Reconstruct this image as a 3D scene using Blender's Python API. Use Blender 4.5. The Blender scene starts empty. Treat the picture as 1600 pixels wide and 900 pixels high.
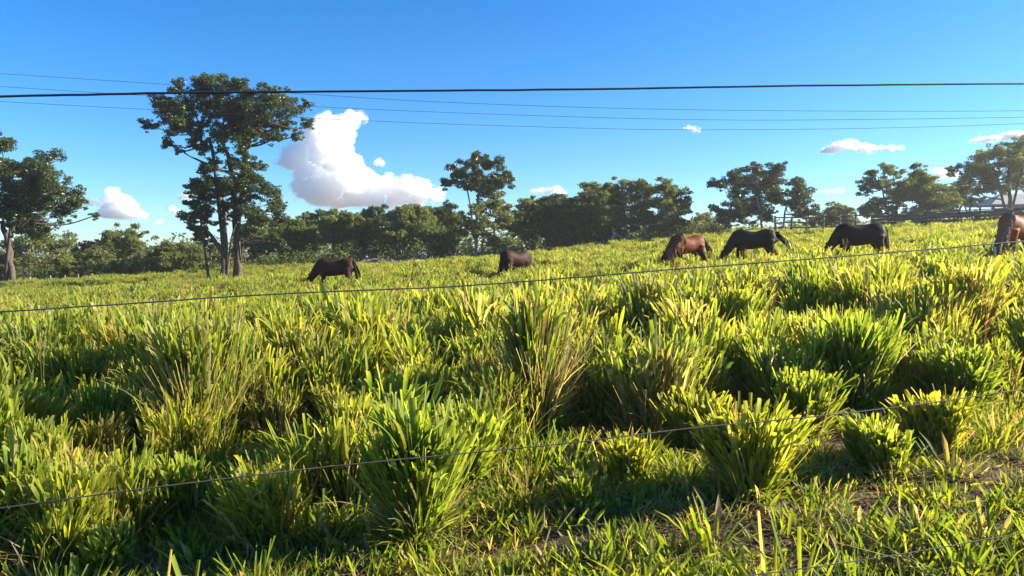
import bpy, math, random
import numpy as np
from mathutils import Vector, Matrix, noise as mnoise

# ------------------------------------------------------------------ camera, world, sun, exposure
S = bpy.context.scene
COL = S.collection
S.render.engine = 'CYCLES'
S.cycles.use_denoising = True
S.cycles.max_bounces = 64
S.cycles.diffuse_bounces = 4
S.cycles.transmission_bounces = 6
S.cycles.glossy_bounces = 2
S.cycles.volume_bounces = 64
S.cycles.transparent_max_bounces = 12
S.cycles.sample_clamp_indirect = 6.0
S.view_settings.view_transform = 'Standard'
S.view_settings.look = 'None'
S.view_settings.gamma = 1.0
S.view_settings.exposure = 1.8
S.view_settings.use_curve_mapping = False

CAM_Z = 1.3
F = 1156.0                       # focal length in photograph pixels (1600 wide)
PITCH = math.atan(50.0 / F)      # horizon stands 50 px above the middle
cam_d = bpy.data.cameras.new('camera')
cam = bpy.data.objects.new('camera', cam_d); COL.objects.link(cam)
cam.location = (0, 0, CAM_Z)
cam.rotation_euler = (math.pi / 2 - PITCH, 0, 0)
cam_d.sensor_width = 36.0
cam_d.lens = F / 1600 * 36.0
cam_d.clip_start = 0.05
cam_d.clip_end = 30000.0
S.camera = cam

SUN_AZ, SUN_EL = math.radians(80), math.radians(22)     # azimuth clockwise from the view direction
w = bpy.data.worlds.new('World'); S.world = w; w.use_nodes = True
nt = w.node_tree
bg = nt.nodes['Background']
sky = nt.nodes.new('ShaderNodeTexSky'); sky.sky_type = 'NISHITA'; sky.sun_disc = False
sky.sun_elevation = SUN_EL; sky.sun_rotation = SUN_AZ
sky.air_density = 1.0; sky.dust_density = 0.0; sky.ozone_density = 4.0
hs = nt.nodes.new('ShaderNodeHueSaturation'); hs.inputs['Saturation'].default_value = 1.32
nt.links.new(sky.outputs[0], hs.inputs['Color'])
wb = nt.nodes.new('ShaderNodeMix'); wb.data_type = 'RGBA'; wb.blend_type = 'MULTIPLY'; wb.inputs[0].default_value = 1.0
wb.inputs[7].default_value = (0.68, 0.93, 1.12, 1)          # white balance of the whole sky
nt.links.new(hs.outputs[0], wb.inputs[6]); nt.links.new(wb.outputs[2], bg.inputs['Color'])
bg.inputs['Strength'].default_value = 0.058

sd = bpy.data.lights.new('sun', 'SUN'); sd.energy = 5.0; sd.angle = math.radians(0.55); sd.color = (1.0, 0.9, 0.74)
sun = bpy.data.objects.new('sun', sd); COL.objects.link(sun)
sdir = Vector((math.sin(SUN_AZ) * math.cos(SUN_EL), math.cos(SUN_AZ) * math.cos(SUN_EL), math.sin(SUN_EL)))
sun.rotation_euler = (-sdir).to_track_quat('-Z', 'Y').to_euler()
sun.location = (60, 20, 40)

# ------------------------------------------------------------------ helpers
def terrain(x, y):
    x = np.asarray(x, float); y = np.asarray(y, float)
    X = 70 * np.tanh(x / 70); Y = np.maximum(y, -20)
    Y = np.where(Y < 80, Y - 4 * np.log1p(np.exp(np.minimum((Y - 60) / 4, 20))), 60.0)
    z = 0.058 * X + 0.0036 * Y + 0.000294 * Y * Y * (Y > 0) + 1.25e-5 * np.clip(X, 0, 18) * Y * Y
    z = z + 0.05 * np.sin(x * 0.55 + 1.3) * np.sin(y * 0.43 + 0.4) * np.clip(y / 8, 0, 1)
    z = z + 0.16 * np.sin(x * 0.21 + 2.1) * np.sin(y * 0.17 + 1.0) * np.clip(y / 30, 0, 1)
    return z

CP, SP = math.cos(PITCH), math.sin(PITCH)
def ray(px, py):
    u = (px - 800) / F; v = (450 - py) / F
    d = np.array([u, CP + v * SP, -SP + v * CP])
    return d / d[1]                       # per metre of depth
def at(px, py, depth):
    return np.array([0, 0, CAM_Z]) + ray(px, py) * depth
def ground(px, py):
    d = ray(px, py); t = np.linspace(1.2, 90, 9000)
    h = CAM_Z + d[2] * t - terrain(d[0] * t, t)
    k = np.argmax(h < 0)
    return np.array([d[0] * t[k], t[k], terrain(d[0] * t[k], t[k])])
def gz(x, y): return float(terrain(x, y))

class MB:
    """collects vertices and faces (with one colour per vertex) for ONE mesh"""
    def __init__(s): s.v = []; s.q = []; s.t = []; s.c = []; s.n = 0
    def add(s, v, q=None, t=None, c=None):
        v = np.asarray(v, np.float32).reshape(-1, 3); k = len(v)
        s.v.append(v)
        if q is not None and len(q): s.q.append(np.asarray(q, np.int32).reshape(-1, 4) + s.n)
        if t is not None and len(t): s.t.append(np.asarray(t, np.int32).reshape(-1, 3) + s.n)
        if c is None: c = np.zeros((k, 3))
        s.c.append(np.broadcast_to(np.asarray(c, np.float32), (k, 3)))
        s.n += k
    def mesh(s, name, mat, smooth=True):
        v = np.concatenate(s.v) if s.v else np.zeros((0, 3), np.float32)
        q = np.concatenate(s.q) if s.q else np.zeros((0, 4), np.int32)
        t = np.concatenate(s.t) if s.t else np.zeros((0, 3), np.int32)
        c = np.concatenate(s.c) if s.c else np.zeros((0, 3), np.float32)
        me = bpy.data.meshes.new(name)
        me.vertices.add(len(v)); me.vertices.foreach_set('co', v.ravel())
        me.loops.add(len(q) * 4 + len(t) * 3)
        me.loops.foreach_set('vertex_index', np.concatenate([q.ravel(), t.ravel()]).astype(np.int32))
        me.polygons.add(len(q) + len(t))
        st = np.concatenate([np.arange(len(q)) * 4, len(q) * 4 + np.arange(len(t)) * 3]).astype(np.int32)
        me.polygons.foreach_set('loop_start', st)
        me.polygons.foreach_set('use_smooth', np.full(len(q) + len(t), smooth))
        a = me.attributes.new('bl', 'FLOAT_COLOR', 'POINT')
        a.data.foreach_set('color', np.concatenate([c, np.ones((len(c), 1), np.float32)], 1).ravel())
        me.update(calc_edges=True); me.validate()
        if mat: me.materials.append(mat)
        return me
    def build(s, name, mat, parent=None, smooth=True, loc=None):
        o = bpy.data.objects.new(name, s.mesh(name, mat, smooth))
        COL.objects.link(o)
        if parent: o.parent = parent
        if loc is not None: o.location = [float(a) for a in loc]
        return o
    def tube(s, pts, rad, n=8, c=(0, 0, 0), caps=True, squash=None):
        pts = np.asarray(pts, float); m = len(pts); rad = np.broadcast_to(np.asarray(rad, float), (m,))
        tan = np.gradient(pts, axis=0); tan /= np.linalg.norm(tan, axis=1)[:, None] + 1e-9
        ref = np.array([0, 0, 1.0]) if abs(tan[:, 2].mean()) < 0.8 else np.array([0, 1.0, 0])
        u = np.cross(tan, ref); u /= np.linalg.norm(u, axis=1)[:, None] + 1e-9
        w_ = np.cross(tan, u)
        a = np.arange(n) / n * 2 * np.pi
        ring = np.cos(a)[None, :, None] * u[:, None, :] + np.sin(a)[None, :, None] * w_[:, None, :]
        v = (pts[:, None, :] + ring * rad[:, None, None]).reshape(-1, 3)
        i = np.arange(m - 1)[:, None] * n; j = np.arange(n)[None, :]; j2 = (j + 1) % n
        q = np.stack([i + j, i + j2, i + n + j2, i + n + j], -1).reshape(-1, 4)
        t = []
        if caps:
            v = np.concatenate([v, pts[:1], pts[-1:]])
            k = m * n
            for b in range(n):
                t.append((k, (b + 1) % n, b)); t.append((k + 1, (m - 1) * n + b, (m - 1) * n + (b + 1) % n))
        s.add(v, q, t, c)
    def box(s, p0, p1, width, height, c=(0, 0, 0), up=(0, 0, 1)):
        """board from p0 to p1"""
        p0 = np.asarray(p0, float); p1 = np.asarray(p1, float); d = p1 - p0; d /= np.linalg.norm(d)
        up = np.asarray(up, float)
        sd_ = np.cross(d, up); sd_ /= np.linalg.norm(sd_) + 1e-9; uu = np.cross(sd_, d)
        v = []
        for p in (p0, p1):
            for a, b in ((-1, -1), (1, -1), (1, 1), (-1, 1)):
                v.append(p + sd_ * a * width / 2 + uu * b * height / 2)
        q = [(0, 1, 2, 3), (7, 6, 5, 4), (0, 4, 5, 1), (1, 5, 6, 2), (2, 6, 7, 3), (3, 7, 4, 0)]
        s.add(v, q, None, c)

def tag(o, label=None, cat=None, group=None, kind=None):
    if label: o['label'] = label
    if cat: o['category'] = cat
    if group: o['group'] = group
    if kind: o['kind'] = kind
    return o
def empty(name, loc, rz=0):
    o = bpy.data.objects.new(name, None); COL.objects.link(o)
    o.location = [float(a) for a in loc]; o.rotation_euler = (0, 0, rz); o.empty_display_size = 0.3
    return o

# ------------------------------------------------------------------ materials
def mat(name):
    m = bpy.data.materials.new(name); m.use_nodes = True
    n = m.node_tree; n.nodes.clear()
    out = n.nodes.new('ShaderNodeOutputMaterial')
    return m, n, out
def N(n, t, **kw):
    x = n.nodes.new(t)
    for k, v in kw.items():
        if k.startswith('i_'): x.inputs[k[2:].replace('_', ' ')].default_value = v
        else: setattr(x, k, v)
    return x
def ramp(n, fac, stops):
    r = n.nodes.new('ShaderNodeValToRGB'); e = r.color_ramp.elements
    while len(e) < len(stops): e.new(0.5)
    for k, (p, c) in enumerate(stops):
        e[k].position = p; e[k].color = (*c, 1)
    n.links.new(fac, r.inputs['Fac']); return r.outputs['Color']
def mixc(n, fac, a, b, mode='MIX'):
    x = n.nodes.new('ShaderNodeMix'); x.data_type = 'RGBA'; x.blend_type = mode
    for s_, val in ((x.inputs[0], fac), (x.inputs[6], a), (x.inputs[7], b)):
        if isinstance(val, (int, float)): s_.default_value = val
        elif isinstance(val, tuple): s_.default_value = (*val, 1)
        else: n.links.new(val, s_)
    return x.outputs[2]

def leaf_material(name, green, tip, dry, trans=0.45, rough=0.42, spec=0.35, warm=1.5, obj_var=0.0, trans_tint=(1.0, 1.0, 0.55)):
    """attribute 'bl': R along the blade, G random per blade, B dryness"""
    m, n, out = mat(name)
    at_ = N(n, 'ShaderNodeAttribute', attribute_name='bl')
    sp = N(n, 'ShaderNodeSeparateColor'); n.links.new(at_.outputs['Color'], sp.inputs[0])
    g = ramp(n, sp.outputs['Green'], [(k / (len(green) - 1), c) for k, c in enumerate(green)])
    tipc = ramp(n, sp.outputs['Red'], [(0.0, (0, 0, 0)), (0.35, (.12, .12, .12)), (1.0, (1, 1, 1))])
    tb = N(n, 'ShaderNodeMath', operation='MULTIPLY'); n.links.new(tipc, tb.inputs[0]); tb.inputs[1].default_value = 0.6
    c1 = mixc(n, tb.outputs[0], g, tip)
    d = ramp(n, sp.outputs['Green'], [(k / (len(dry) - 1), c) for k, c in enumerate(dry)])
    c2 = mixc(n, sp.outputs['Blue'], c1, d)
    if obj_var > 0:
        oi = N(n, 'ShaderNodeObjectInfo')
        v = ramp(n, oi.outputs['Random'], [(0, (0.72, 0.86, 0.8)), (0.5, (1, 1, 1)), (1, (1.3, 1.08, 0.85))])
        c2 = mixc(n, obj_var, c2, v, 'MULTIPLY')
    # fine lengthwise grain and blotches
    tc = N(n, 'ShaderNodeTexCoord')
    nz = N(n, 'ShaderNodeTexNoise'); nz.inputs['Scale'].default_value = 22; nz.inputs['Detail'].default_value = 3
    n.links.new(tc.outputs['Object'], nz.inputs['Vector'])
    bl = ramp(n, nz.outputs['Fac'], [(0.3, (0.8, 0.8, 0.75)), (0.7, (1.15, 1.12, 1.1))])
    c3 = mixc(n, 1.0, c2, bl, 'MULTIPLY')
    p = N(n, 'ShaderNodeBsdfPrincipled'); n.links.new(c3, p.inputs['Base Color'])
    p.inputs['Roughness'].default_value = rough; p.inputs['Specular IOR Level'].default_value = spec
    tr = N(n, 'ShaderNodeBsdfTranslucent')
    tcol = mixc(n, 1.0, c3, tuple(warm * k for k in trans_tint), 'MULTIPLY'); n.links.new(tcol, tr.inputs['Color'])
    mx = N(n, 'ShaderNodeMixShader'); mx.inputs[0].default_value = trans
    n.links.new(p.outputs[0], mx.inputs[1]); n.links.new(tr.outputs[0], mx.inputs[2])
    n.links.new(mx.outputs[0], out.inputs['Surface'])
    return m

def simple(name, c1, c2, scale=8, rough=0.8, spec=0.2, bump=0.0, stretch=(1, 1, 1), coord='Object', detail=6, sheen=0.0):
    m, n, out = mat(name)
    tc = N(n, 'ShaderNodeTexCoord'); mp = N(n, 'ShaderNodeMapping'); mp.inputs['Scale'].default_value = stretch
    n.links.new(tc.outputs[coord], mp.inputs['Vector'])
    nz = N(n, 'ShaderNodeTexNoise'); nz.inputs['Scale'].default_value = scale; nz.inputs['Detail'].default_value = detail
    n.links.new(mp.outputs[0], nz.inputs['Vector'])
    c = ramp(n, nz.outputs['Fac'], [(0.32, c1), (0.68, c2)])
    p = N(n, 'ShaderNodeBsdfPrincipled'); n.links.new(c, p.inputs['Base Color'])
    p.inputs['Roughness'].default_value = rough; p.inputs['Specular IOR Level'].default_value = spec
    if sheen: p.inputs['Sheen Weight'].default_value = sheen; p.inputs['Sheen Roughness'].default_value = 0.4
    if bump:
        b = N(n, 'ShaderNodeBump'); b.inputs['Strength'].default_value = bump; b.inputs['Distance'].default_value = 0.03
        n.links.new(nz.outputs['Fac'], b.inputs['Height']); n.links.new(b.outputs[0], p.inputs['Normal'])
    n.links.new(p.outputs[0], out.inputs['Surface'])
    return m

M = {}
GREEN = [(0.034, 0.080, 0.011), (0.078, 0.140, 0.018), (0.155, 0.215, 0.030), (0.26, 0.30, 0.052)]
DRY = [(0.16, 0.082, 0.048), (0.29, 0.21, 0.12), (0.44, 0.36, 0.23), (0.36, 0.31, 0.15)]
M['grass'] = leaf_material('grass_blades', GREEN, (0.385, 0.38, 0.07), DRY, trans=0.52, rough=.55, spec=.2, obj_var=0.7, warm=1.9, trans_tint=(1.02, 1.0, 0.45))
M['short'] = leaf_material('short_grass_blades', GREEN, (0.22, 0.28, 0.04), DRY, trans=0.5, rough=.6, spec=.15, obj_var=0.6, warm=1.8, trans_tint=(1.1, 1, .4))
M['leaf_dark'] = leaf_material('dark_glossy_leaves', [(0.020, 0.044, 0.011), (0.040, 0.072, 0.018), (0.078, 0.108, 0.03), (0.14, 0.155, 0.05)],
                               (0.065, 0.085, 0.024), DRY, trans=0.34, rough=0.38, spec=0.5, warm=1.4)
M['leaf_olive'] = leaf_material('olive_leaves', [(0.055, 0.090, 0.019), (0.115, 0.155, 0.036), (0.185, 0.215, 0.056), (0.25, 0.245, 0.08)],
                                (0.15, 0.175, 0.044), DRY, trans=0.44, rough=0.5, spec=0.3, warm=1.4)
M['leaf_light'] = leaf_material('light_scrub_leaves', [(0.075, 0.11, 0.024), (0.135, 0.165, 0.04), (0.19, 0.205, 0.062), (0.24, 0.22, 0.09)],
                                (0.15, 0.165, 0.05), DRY, trans=0.4, rough=0.55, spec=0.3, warm=1.5)
M['bark'] = simple('grey_brown_bark', (0.045, 0.036, 0.03), (0.13, 0.105, 0.085), 9, 0.9, 0.1, 0.6, (3, 3, 0.8))
M['pale_bark'] = simple('pale_bark', (0.2, 0.17, 0.13), (0.42, 0.37, 0.3), 7, 0.85, 0.1, 0.4, (3, 3, 0.8))
M['dark_bark'] = simple('dark_bark', (0.03, 0.024, 0.02), (0.085, 0.07, 0.055), 7, 0.9, 0.1, 0.5, (3, 3, 0.8))
M['old_wood'] = simple('weathered_grey_wood', (0.06, 0.046, 0.04), (0.17, 0.135, 0.115), 6, 0.85, 0.1, 0.4, (1, 6, 6))
M['post_wood'] = simple('weathered_post_wood', (0.11, 0.09, 0.075), (0.27, 0.23, 0.19), 6, 0.85, 0.1, 0.4, (5, 5, 1))
M['wire'] = simple('dull_steel_wire', (0.05, 0.045, 0.04), (0.12, 0.105, 0.09), 30, 0.55, 0.4)
M['cable'] = simple('black_cable', (0.014, 0.022, 0.04), (0.03, 0.04, 0.06), 20, 0.5, 0.4)
M['power'] = simple('aluminium_line', (0.06, 0.065, 0.07), (0.11, 0.115, 0.12), 5, 0.5, 0.4)
M['roof'] = simple('weathered_fibre_cement_roof', (0.27, 0.265, 0.24), (0.42, 0.41, 0.375), 3, 0.85, 0.1, 0.2)

# soil
m, n, out = mat('dark_soil_with_litter')
tc = N(n, 'ShaderNodeTexCoord')
n1 = N(n, 'ShaderNodeTexNoise'); n1.inputs['Scale'].default_value = 1.6; n1.inputs['Detail'].default_value = 8
n2 = N(n, 'ShaderNodeTexNoise'); n2.inputs['Scale'].default_value = 45; n2.inputs['Detail'].default_value = 6
for k in (n1, n2): n.links.new(tc.outputs['Object'], k.inputs['Vector'])
c = ramp(n, n1.outputs['Fac'], [(0.35, (0.05, 0.035, 0.022)), (0.65, (0.10, 0.07, 0.04))])
l = ramp(n, n2.outputs['Fac'], [(0.45, (0, 0, 0)), (0.68, (0.8, 0.8, 0.8))])
c = mixc(n, l, c, (0.2, 0.15, 0.085))
p = N(n, 'ShaderNodeBsdfPrincipled'); p.inputs['Roughness'].default_value = 0.95; p.inputs['Specular IOR Level'].default_value = 0.1
n.links.new(c, p.inputs['Base Color'])
b = N(n, 'ShaderNodeBump'); b.inputs['Strength'].default_value = 0.8; b.inputs['Distance'].default_value = 0.03
n.links.new(n2.outputs['Fac'], b.inputs['Height']); n.links.new(b.outputs[0], p.inputs['Normal'])
n.links.new(p.outputs[0], out.inputs['Surface']); M['soil'] = m

# cloud: white water droplets, light scatters under the surface
m, n, out = mat('cloud_droplets')
tc = N(n, 'ShaderNodeTexCoord')
nz = N(n, 'ShaderNodeTexNoise'); nz.inputs['Scale'].default_value = 0.011; nz.inputs['Detail'].default_value = 5; nz.inputs['Roughness'].default_value = .62
n.links.new(tc.outputs['Object'], nz.inputs['Vector'])
mr = N(n, 'ShaderNodeMapRange'); n.links.new(nz.outputs['Fac'], mr.inputs[0])
mr.inputs[1].default_value = .38; mr.inputs[2].default_value = .62; mr.inputs[3].default_value = 0.014; mr.inputs[4].default_value = 0.08
vs = N(n, 'ShaderNodeVolumeScatter'); vs.inputs['Color'].default_value = (1, 1, 1, 1); vs.inputs['Anisotropy'].default_value = 0.1
n.links.new(mr.outputs[0], vs.inputs['Density']); n.links.new(vs.outputs[0], out.inputs['Volume'])
M['cloud'] = m
m, n, out = mat('cloud_wisps')
tc = N(n, 'ShaderNodeTexCoord')
nz = N(n, 'ShaderNodeTexNoise'); nz.inputs['Scale'].default_value = 0.016; nz.inputs['Detail'].default_value = 4; nz.inputs['Roughness'].default_value = .6
n.links.new(tc.outputs['Object'], nz.inputs['Vector'])
mr = N(n, 'ShaderNodeMapRange'); n.links.new(nz.outputs['Fac'], mr.inputs[0])
mr.inputs[1].default_value = .44; mr.inputs[2].default_value = .68; mr.inputs[3].default_value = 0.0; mr.inputs[4].default_value = 0.022
vs = N(n, 'ShaderNodeVolumeScatter'); vs.inputs['Color'].default_value = (1, 1, 1, 1); vs.inputs['Anisotropy'].default_value = 0.1
n.links.new(mr.outputs[0], vs.inputs['Density']); n.links.new(vs.outputs[0], out.inputs['Volume']); M['wisps'] = m

# ------------------------------------------------------------------ ground sheet (one polar sheet out to the horizon)
def make_ground():
    rr = np.concatenate([[0.4], np.geomspace(0.9, 9, 130), np.geomspace(9.3, 90, 90), np.geomspace(95, 9000, 60)])
    nth = 420; th = np.arange(nth) / nth * 2 * np.pi
    R, T = np.meshgrid(rr, th, indexing='ij')
    x = R * np.sin(T); y = R * np.cos(T)
    z = terrain(x, y)
    rng = np.random.default_rng(3)
    near = np.clip(1 - (R - 2) / 10, 0, 1)
    z = z + near * 0.012 * rng.standard_normal(R.shape)
    z = z + near * 0.02 * np.sin(x * 7.1 + np.sin(y * 5.3)) * np.sin(y * 6.3 + 1.1 * np.sin(x * 4.2))
    b_ = MB()
    m_ = len(rr)
    v = np.stack([x, y, z], -1).reshape(-1, 3)
    i = np.arange(m_ - 1)[:, None] * nth; j = np.arange(nth)[None, :]; j2 = (j + 1) % nth
    q = np.stack([i + j, i + nth + j, i + nth + j2, i + j2], -1).reshape(-1, 4)
    b_.add(np.concatenate([v, [[0, 0, gz(0, 0)]]]), q, [(len(v), k, (k + 1) % nth) for k in range(nth)])
    o = b_.build('ground', M['soil']); o['kind'] = 'structure'
make_ground()

# ------------------------------------------------------------------ trees
LAI = 4.0
def leaves(b, rng, P, size, up=0.35, dry=0.0, aspect=0.55):
    """one folded leaf (two triangles sharing the midrib) per point of P"""
    k = len(P)
    nrm = rng.standard_normal((k, 3)); nrm[:, 2] = np.abs(nrm[:, 2]) + up
    nrm /= np.linalg.norm(nrm, axis=1)[:, None]
    a = rng.standard_normal((k, 3)); a -= (a * nrm).sum(1)[:, None] * nrm
    a /= np.linalg.norm(a, axis=1)[:, None] + 1e-9
    bb = np.cross(nrm, a)
    s_ = size * rng.uniform(0.6, 1.3, k)[:, None]
    v = np.stack([P - a * s_ * .5, P + bb * s_ * aspect * .5 + nrm * s_ * .07 + a * s_ * .05,
                  P + a * s_ * .5 - nrm * s_ * .08, P - bb * s_ * aspect * .5 + nrm * s_ * .07 + a * s_ * .05], 1).reshape(-1, 3)
    i = np.arange(k)[:, None] * 4
    t = np.concatenate([i + np.array([[0, 1, 2]]), i + np.array([[0, 2, 3]])])
    c = np.stack([rng.uniform(0, 1, k), np.clip(rng.normal(0.42, 0.24, k), 0, 1), (rng.uniform(0, 1, k) < dry) * 0.8], 1)
    b.add(v, None, t, np.repeat(c, 4, 0))

def smooth_path(pts, per=4):
    pts = np.asarray(pts, float); m = len(pts)
    if m < 3: return np.linspace(pts[0], pts[-1], per + 1)
    P = np.concatenate([[2 * pts[0] - pts[1]], pts, [2 * pts[-1] - pts[-2]]])
    outp = []
    for k in range(m - 1):
        p0, p1, p2, p3 = P[k:k + 4]
        for s_ in range(per):
            t = s_ / per
            outp.append(0.5 * (2 * p1 + (p2 - p0) * t + (2 * p0 - 5 * p1 + 4 * p2 - p3) * t * t + (3 * p1 - p0 - 3 * p2 + p3) * t ** 3))
    outp.append(pts[-1]); return np.array(outp)

def tree(name, label, base, depth, trunks, lobes, leafmat, barkmat, leaf=0.16, dens=1.0, seed=1, group=None,
         thick=None, cat='tree', sub=15, spread=0.42, grow=1.2, limbs=True, bury=0.6, up=0.35, dry=0.0):
    """trunks: [(radius_px at foot, radius_px at top, [(px,py)...])]; lobes: [(px,py,r_px)] - read off the photograph, turned into metres here"""
    rng = np.random.default_rng(seed)
    k = depth / F                                       # metres per photograph pixel at the tree
    root_p = at(base[0], base[1], depth); zg = gz(root_p[0], depth)
    org = np.array([root_p[0], depth, zg])
    e = empty(name, org); tag(e, label, cat, group)
    cx = np.mean([l_[0] for l_ in lobes]); span = max(l_[0] + l_[2] for l_ in lobes) - min(l_[0] - l_[2] for l_ in lobes)
    thick = span * 0.32 * k if thick is None else thick
    tb = MB(); nodes = []
    for (r0, r1, pts) in trunks:
        P = np.array([at(px, py, depth) - org for px, py in pts])
        P[0, 2] = min(P[0, 2], 0) - 0.15
        dy = rng.uniform(-.25, .25, len(P)) * thick * 0.5; dy[0] = 0; P[:, 1] += np.cumsum(dy) * 0.5
        P = smooth_path(P, 5)
        P[1:-1] += rng.normal(0, r0 * k * 0.16, (len(P) - 2, 3)) * [1, 1, 0.3]
        tt = np.linspace(0, 1, len(P))
        rad = (r0 * (1 - tt) + r1 * tt) * k; rad[0] *= 1.55; rad[1] *= 1.15
        tb.tube(P, rad, 9); nodes += [(p_, r_) for p_, r_ in zip(P[len(P) // 4:], rad[len(P) // 4:])]
    nodeP = np.array([a for a, _ in nodes]); nodeR = np.array([r for _, r in nodes])
    cb = MB(); clumps = []
    for (px, py, r) in lobes:
        c0 = at(px, py, depth) - org; R = r * k * grow
        u = rng.uniform(-1, 1); c0[1] += u * thick
        d = nodeP - c0; cost = np.linalg.norm(d, axis=1) + np.maximum(d[:, 2], 0) * 2.0
        j = int(np.argmin(cost)); p0 = nodeP[j]
        L_ = np.linalg.norm(c0 - p0)
        if limbs and L_ > R * 0.3:
            mid = (p0 + c0) / 2 + rng.normal(0, .10, 3) * L_ + np.array([0, 0, -.08 * L_])
            P = smooth_path([p0, mid, c0], 5)
            r0 = min(nodeR[j] * 0.75, 0.03 + 0.035 * L_ + R * .02)
            tb.tube(P, np.linspace(r0, r0 * 0.4, len(P)), 6)
        ns = max(5, int(sub * (0.6 + 0.4 * rng.uniform())))
        dirs = rng.standard_normal((ns, 3)); dirs /= np.linalg.norm(dirs, axis=1)[:, None]
        sc = c0 + dirs * (R * rng.uniform(0.2, 1.25, ns))[:, None] * [1, 1, 0.82]
        for q_ in sc:
            rs = R * rng.uniform(0.16, spread + .08)
            if limbs and R * 740 / 1156 / k > 7:
                mid = (c0 + q_) / 2 + rng.normal(0, .12, 3) * R
                tb.tube(smooth_path([c0, mid, q_], 2), np.linspace(0.012 + R * .018, 0.006 + R * .005, 5), 4, caps=False)
            nl = int(dens * LAI * 11.4 * (R / leaf) ** 2 / ns * (rs / (R * .34)) ** 2) + 5
            g_ = rng.standard_normal((nl, 3)); g_ /= np.linalg.norm(g_, axis=1)[:, None]
            clumps.append(q_ + g_ * (rs * rng.uniform(0.25, 1.0, nl) ** 0.6 * rng.uniform(.8, 1.25, nl))[:, None] * [1.15, 1.15, 0.7])
    P = np.concatenate(clumps)
    P = P[P[:, 2] > terrain(P[:, 0] + org[0], P[:, 1] + org[1]) - org[2] + 0.05]
    leaves(cb, rng, P, leaf, up=up, dry=dry)
    tb.build('trunk', barkmat, e); cb.build('crown', leafmat, e, smooth=False)
    return e

def auto_lobes(rng, cx, cy, rx, ry, n_, jag=0.25):
    """lobes filling an ellipse crown, larger in the middle"""
    L = []
    for k in range(n_):
        a = 2.399 * k; q_ = math.sqrt((k + .5) / n_)
        L.append((cx + rx * q_ * math.cos(a) * .82, cy + ry * q_ * math.sin(a) * .82,
                  max(4, min(rx, ry) * rng.uniform(.30, .48))))
    return L

BIG = [(300, 150, 16), (325, 130, 17), (350, 128, 15), (375, 140, 18), (412, 135, 15), (435, 150, 16), (455, 175, 18), (470, 190, 12),
       (255, 185, 20), (235, 196, 12), (285, 175, 24), (320, 165, 26), (355, 165, 26), (390, 170, 24), (425, 180, 20), (450, 205, 12), (432, 215, 11), (463, 155, 11),
       (290, 205, 18), (282, 228, 12), (310, 225, 12), (300, 240, 7), (335, 200, 20), (375, 205, 20), (400, 200, 18), (395, 222, 16), (372, 228, 14), (345, 235, 10), (415, 215, 10),
       (395, 245, 10), (362, 262, 14), (388, 262, 16), (340, 268, 16), (318, 275, 15), (310, 290, 12), (405, 280, 18), (420, 300, 18), (425, 325, 16), (432, 345, 14),
       (400, 310, 14), (385, 290, 14), (360, 295, 12), (430, 365, 10), (415, 345, 12), (395, 335, 9),
       (350, 250, 13), (375, 275, 15), (345, 290, 14), (330, 290, 14), (398, 258, 13), (412, 298, 15), (380, 315, 13), (408, 335, 13), (425, 310, 12), (436, 332, 10), (345, 150, 18), (380, 160, 18), (410, 160, 18), (330, 185, 18), (365, 185, 20), (270, 165, 14), (300, 185, 16), (440, 165, 14), (300, 218, 12), (320, 232, 11), (436, 380, 7), (300, 170, 14), (315, 205, 15), (350, 215, 14), (390, 185, 18), (405, 215, 13), (440, 190, 14), (398, 330, 13), (412, 352, 11), (425, 345, 12), (390, 300, 13), (400, 280, 14), (340, 255, 10), (320, 300, 12), (375, 340, 8), (335, 138, 17), (352, 165, 20), (318, 152, 18), (345, 190, 18), (290, 190, 16), (395, 150, 17), (420, 195, 15)]
tree('tall_tree', 'tallest tree, broad dark crown high above the grass on a straight trunk', (371, 424), 45,
     [(5.2, 2.3, [(373, 424), (370, 380), (367, 330), (366, 285), (360, 250), (352, 232), (349, 205)]),
      (3.0, 1.6, [(352, 234), (330, 232), (315, 226), (312, 200)]), (3.2, 1.6, [(364, 262), (385, 230), (405, 198), (430, 180)]),
      (1.3, .8, [(369, 375), (388, 345), (405, 325)])],
     BIG, M['leaf_dark'], M['bark'], leaf=0.14, dens=1.15, seed=11, thick=2.2, sub=22, spread=.40, grow=1.02)
tree('forked_tree', 'crooked forked tree leaning left, right beside the tallest tree trunk', (349, 427), 44.2,
     [(5.5, 2.4, [(350, 427), (348, 400), (338, 380), (325, 362)]), (3.6, 1.6, [(349, 405), (352, 370), (350, 330), (348, 310)]), (2, 1, [(352, 395), (362, 370), (372, 345)]),
      (2, 1, [(326, 363), (314, 345), (308, 325)])],
     [(305, 325, 16), (320, 318, 18), (300, 345, 13), (310, 360, 12), (325, 340, 14), (345, 310, 15), (340, 330, 12), (315, 375, 8), (298, 370, 7), (330, 300, 12), (355, 325, 10), (295, 335, 11), (312, 318, 13), (330, 328, 12), (300, 362, 9), (322, 355, 10), (345, 350, 9), (292, 352, 8)],
     M['leaf_dark'], M['bark'], leaf=0.16, dens=.9, seed=12, thick=1.0, sub=13)
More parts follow.
